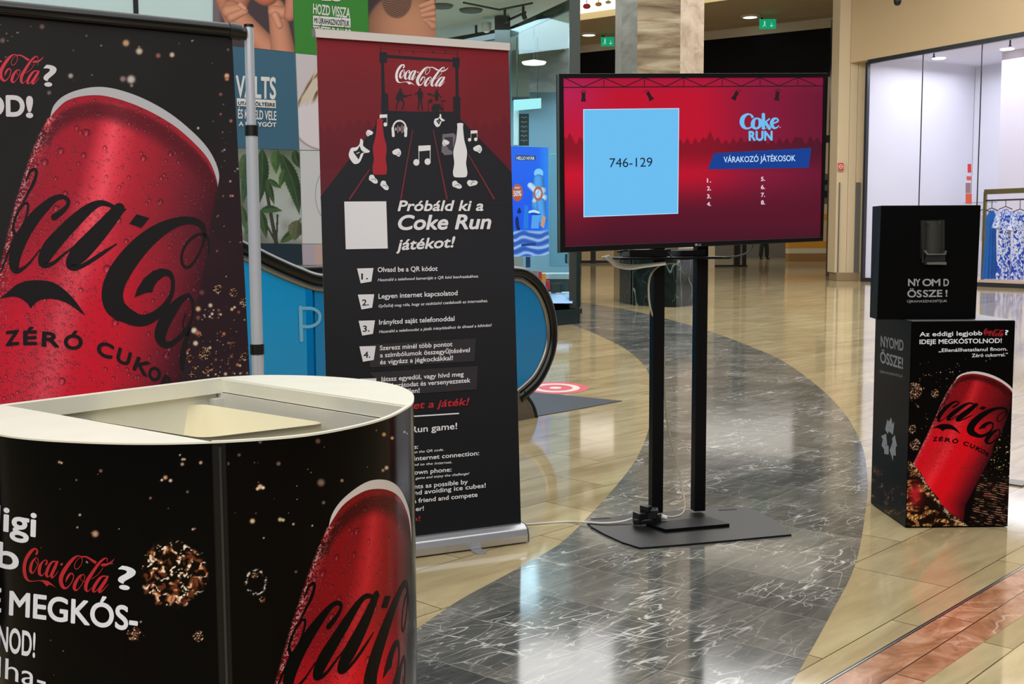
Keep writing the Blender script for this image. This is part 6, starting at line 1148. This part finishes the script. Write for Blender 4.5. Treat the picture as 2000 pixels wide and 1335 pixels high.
g = MB(); g.slab([WPl.X((u_, .1), d)[0] for u_, d in ((uA, -.12), (uB + 3, -.12), (uB + 3, -4.2), (uA, -4.2))], (0, 0, -.09), mat('shop_floor_wood', S(196,172,150), .4)); g.build('floor_shop', kind='structure')
zci = zt_ + .15; g = MB(); g.slab([WPl.X((u_, zci), d)[0] for u_, d in ((uA, -.3), (uB + 3, -.3), (uB + 3, -4.2), (uA, -4.2))], (0, 0, .1), shw); g.build('ceiling_shop', kind='structure')
# inner partition pier, shelf line, lights
um = WPl.uv((1860, 300))[0][0]
g = MB(); X = WPl.X([(um - .7, .1), (um + 1.0, .1), (um + 1.0, zci), (um - .7, zci)], -2.6); g.slab(X, -wN * .3, mat('pier_white', S(220,214,226), .6)); g.build('shop_pier', label='wide white pier standing inside the clothes shop', cat='pier')
g = MB(); X = WPl.X([WPl.uv((1700, 394))[0], WPl.uv((1770, 392))[0], WPl.uv((1770, 390))[0], WPl.uv((1700, 392))[0]], -3.9); g.slab(X, wN * .3, mat('shelf_grey', S(176,178,190), .5)); g.build('wall_shelf', label='thin grey shelf line on the shop back wall', cat='shelf')
for i, (x, y, l) in enumerate(((1834,115,'recessed light at the middle of the shop window top'), (1967,97,'recessed light at the right of the shop window top'))):
    c = at_z(x, y, zci - .02); g = MB(); g.lathe(tuple(c), [(0, 0), (.16, 0), (.17, .02)], lampg, 20); g.build('shop_downlight', label=l, cat='downlight', group='clothes shop downlights')
for x, y, l in ((1824,106,'left one'), (1973,84,'right one')):
    c = at_z(x, y, zci - .1); g = MB(); g.tube([c + (0,0,.1), c + (0,0,-.06)], .02, frm, 8); g.tube([c + (0,0,-.06), c + (0,0,-.08)], .04, frm, 8); g.build('sprinkler', label='small dark sprinkler above the shop window, ' + l, cat='sprinkler')
c = at_y(1790, 130, 31); g = MB(); g.tube([c + (-.15,0,.1), c + (.15,.0,.1)], .05, frm, 10); g.tube([c + (0,0,.05), c + (0,0,-.12)], .09, mat('lamp_warm', (.8,.8,.8,1), emit=(1,.95,.85,1), estr=1.2), 12); g.build('wall_lamp', label='small square wall lamp high inside the clothes shop', cat='lamp')
lc = WPl.X(((uA + uB) / 2, zci - .2), -2.0)[0]; area('clothes_shop_light', tuple(lc), 8, 3, 300, (.93, .94, 1.0), rot=(0, 0, math.atan2(wd[1], wd[0])))
c = at_y(1753, 4, 27.5); g = MB(); g.lathe((c[0], c[1], c[2]), [(0, -.09), (.06, -.07), (.09, 0), (.09, .05), (0, .05)], FB, 14); g.build('dome_camera', label='small black dome camera on the cream wall above the shop window', cat='camera')
# window stickers
A = None
for x0, y0, x1, y1, c, l in ((1890,320,1897,337,(214,60,70),'upper red sticker on the shop window joint'), (1888,344,1897,352,(210,90,90),'thin red lettering sticker on the shop window'), (1886,357,1896,377,(150,120,130),'mixed paper notice on the shop window'), (1886,378,1898,398,(206,96,80),'lowest orange-red notice on the shop window')):
    X = WPl.X([WPl.uv((x0, y1))[0], WPl.uv((x1, y1))[0], WPl.uv((x1, y0))[0], WPl.uv((x0, y0))[0]], .003); g = MB(); g.slab(X, -wN * .003, mat('sticker_%d' % y0, S(*c), .5)); g.build('window_sticker', label=l, cat='sticker')
# clothes rail
def wat(px, py, d): return Plane(WPl.O + WPl.N * d, WPl.U, WPl.V).at(px, py)
brs = mat('brass_frame', S(128,118,70), .35, .6); wht = mat('shirt_white', S(214,216,224), .8)
RK0 = wat(1919, 545, -.5); RK1 = wat(2035, 552, -.5); rz_ = math.atan2(wd[1], wd[0]); zR = (wat(1940, 374, -.5)[2])
rack = empty('clothes_rack', (RK0[0], RK0[1], .1), 'brass clothes rail frame inside the shop window at the right edge', 'clothes rack')
g = MB(); g.box(((RK0[0]+RK1[0])/2, (RK0[1]+RK1[1])/2, zR), (float(np.linalg.norm((RK1-RK0)[:2])), .12, .12), brs, rz=rz_); g.build('top_frame', rack, bevel=.01)
for p in (RK0, RK1): g = MB(); g.box((p[0], p[1], (zR + .1) / 2), (.06, .06, zR - .1), brs, rz=rz_); g.build('leg', rack)
zr2 = wat(1940, 391, -.5)[2]; g = MB(); g.tube([(RK0[0], RK0[1], zr2), (RK1[0], RK1[1], zr2)], .02, frm, 8); g.build('hanging_rail', rack)
g = MB(); g.slab(WPl.X([(WPl.uv((1900, 550))[0][0], .1), (uB, .1), (uB, .15), (WPl.uv((1900, 550))[0][0], .15)], -.2), -wN * .9, mat('platform_blush', S(206,180,160), .5)); g.build('display_platform', label='low blush display platform under the dresses', cat='platform')
def m_pattern():
    m = mat('dress_blue_white_pattern', S(40,90,200), .8); nt = m.node_tree; b = nt.nodes['Principled BSDF']; tc = N(nt, 'ShaderNodeTexCoord'); mp = N(nt, 'ShaderNodeMapping'); mp.inputs['Scale'].default_value = (7, 7, 5); nt.links.new(tc.outputs['Object'], mp.inputs[0])
    n = N(nt, 'ShaderNodeTexNoise'); n.inputs['Scale'].default_value = 1.0; n.inputs['Detail'].default_value = 2; n.inputs['Distortion'].default_value = 2.5; nt.links.new(mp.outputs[0], n.inputs['Vector'])
    r_ = ramp(nt, [(.40, S(20,60,170)), (.47, S(50,110,220)), (.49, S(225,228,236)), (.60, S(215,220,232)), (.63, S(40,90,200))], n.outputs['Fac']); nt.links.new(r_, b.inputs['Base Color']); return m
dp = m_pattern(); db = grain(mat('dress_blue', S(18,96,176), .8), 8, .15)
def garment(name, xc, ytop, ybot, wt, wb, m, label, sleeves=True, dd_=-.5, group='garments on the shop rail'):
    """hanging garment: shoulders, waist, folded hem, real depth"""
    c = wat(xc, ytop, dd_); zt2 = c[2]; zb2 = max(.165, wat(xc, ybot, dd_)[2]); sc = c[1] / 2200.; ux = np.array((1, 0, 0.)); nx, nz = 28, 26; V = []; H = zt2 - zb2
    for side in (-1, 1):
        for j in range(nz):
            t = j / (nz - 1); z = zt2 - H * t; w = np.interp(t, [0, .03, .1, .35, 1], [.35, .62, .8 if sleeves else .9, .78, 1.0]) * (wt + (wb - wt) * t) * sc
            for i in range(nx):
                s = i / (nx - 1) * 2 - 1; dpt = .07 * math.sqrt(max(0, 1 - s * s)) + .025 * math.sin(s * 14 + xc) * t * (1 - s * s)
                V.append((c[0] + s * w / 2, c[1] + side * dpt, z - .05 * abs(s) * (1 - t) * (t < .08)))
    F = [(a*nx*nz + j*nx + i, a*nx*nz + j*nx + i+1, a*nx*nz + (j+1)*nx + i+1, a*nx*nz + (j+1)*nx + i) for a in (0, 1) for j in range(nz-1) for i in range(nx-1)]
    rt = empty(name, (c[0], c[1], zb2), label, 'garment', group); g = MB(); g.add(V, F, m, True); g.build('fabric', rt)
    if sleeves:
        for s_ in (-1, 1):
            g = MB(); a = np.array((c[0] + s_ * wt * .36 * sc, c[1], zt2 - .07)); b = a + (s_ * wt * .22 * sc, 0, -H * .24); g.tube([a, (a+b)/2, b], [.07, .085, .10], m, 10); g.build('sleeve', rt)
    g = MB(); top = np.array((c[0], c[1], zt2)); g.tube([top + (-.16, 0, -.02), top + (0, 0, .05), top + (.16, 0, -.02)], .012, frm, 6); g.tube([top + (0,0,.05), (c[0], c[1], zr2 + .02)], .008, frm, 6); g.build('hanger', rt)
garment('blue_dress', 1937, 410, 546, 24, 30, db, 'plain bright blue dress hanging nearest the rack post', False)
garment('patterned_dress', 1964, 407, 558, 30, 30, dp, 'blue and white patterned dress hanging directly beside the plain blue dress')
garment('patterned_dress', 1992, 412, 556, 28, 28, dp, 'blue and white patterned dress cut by the right photo edge', dd_=-.7)
garment('white_blouse', 1921, 412, 470, 12, 14, wht, 'white top at the left end of the rail behind the rack post', False, dd_=-.75)
sc0 = at_z(1985, 944); g = MB(); g.box((sc0[0], sc0[1], .004), (.12, .1, .008), mat('socket_plate', S(110,108,100), .3, .6), rz=R(46)); g.build('floor_hatch', label='small metal floor hatch at the right edge behind the bin', cat='floor hatch')
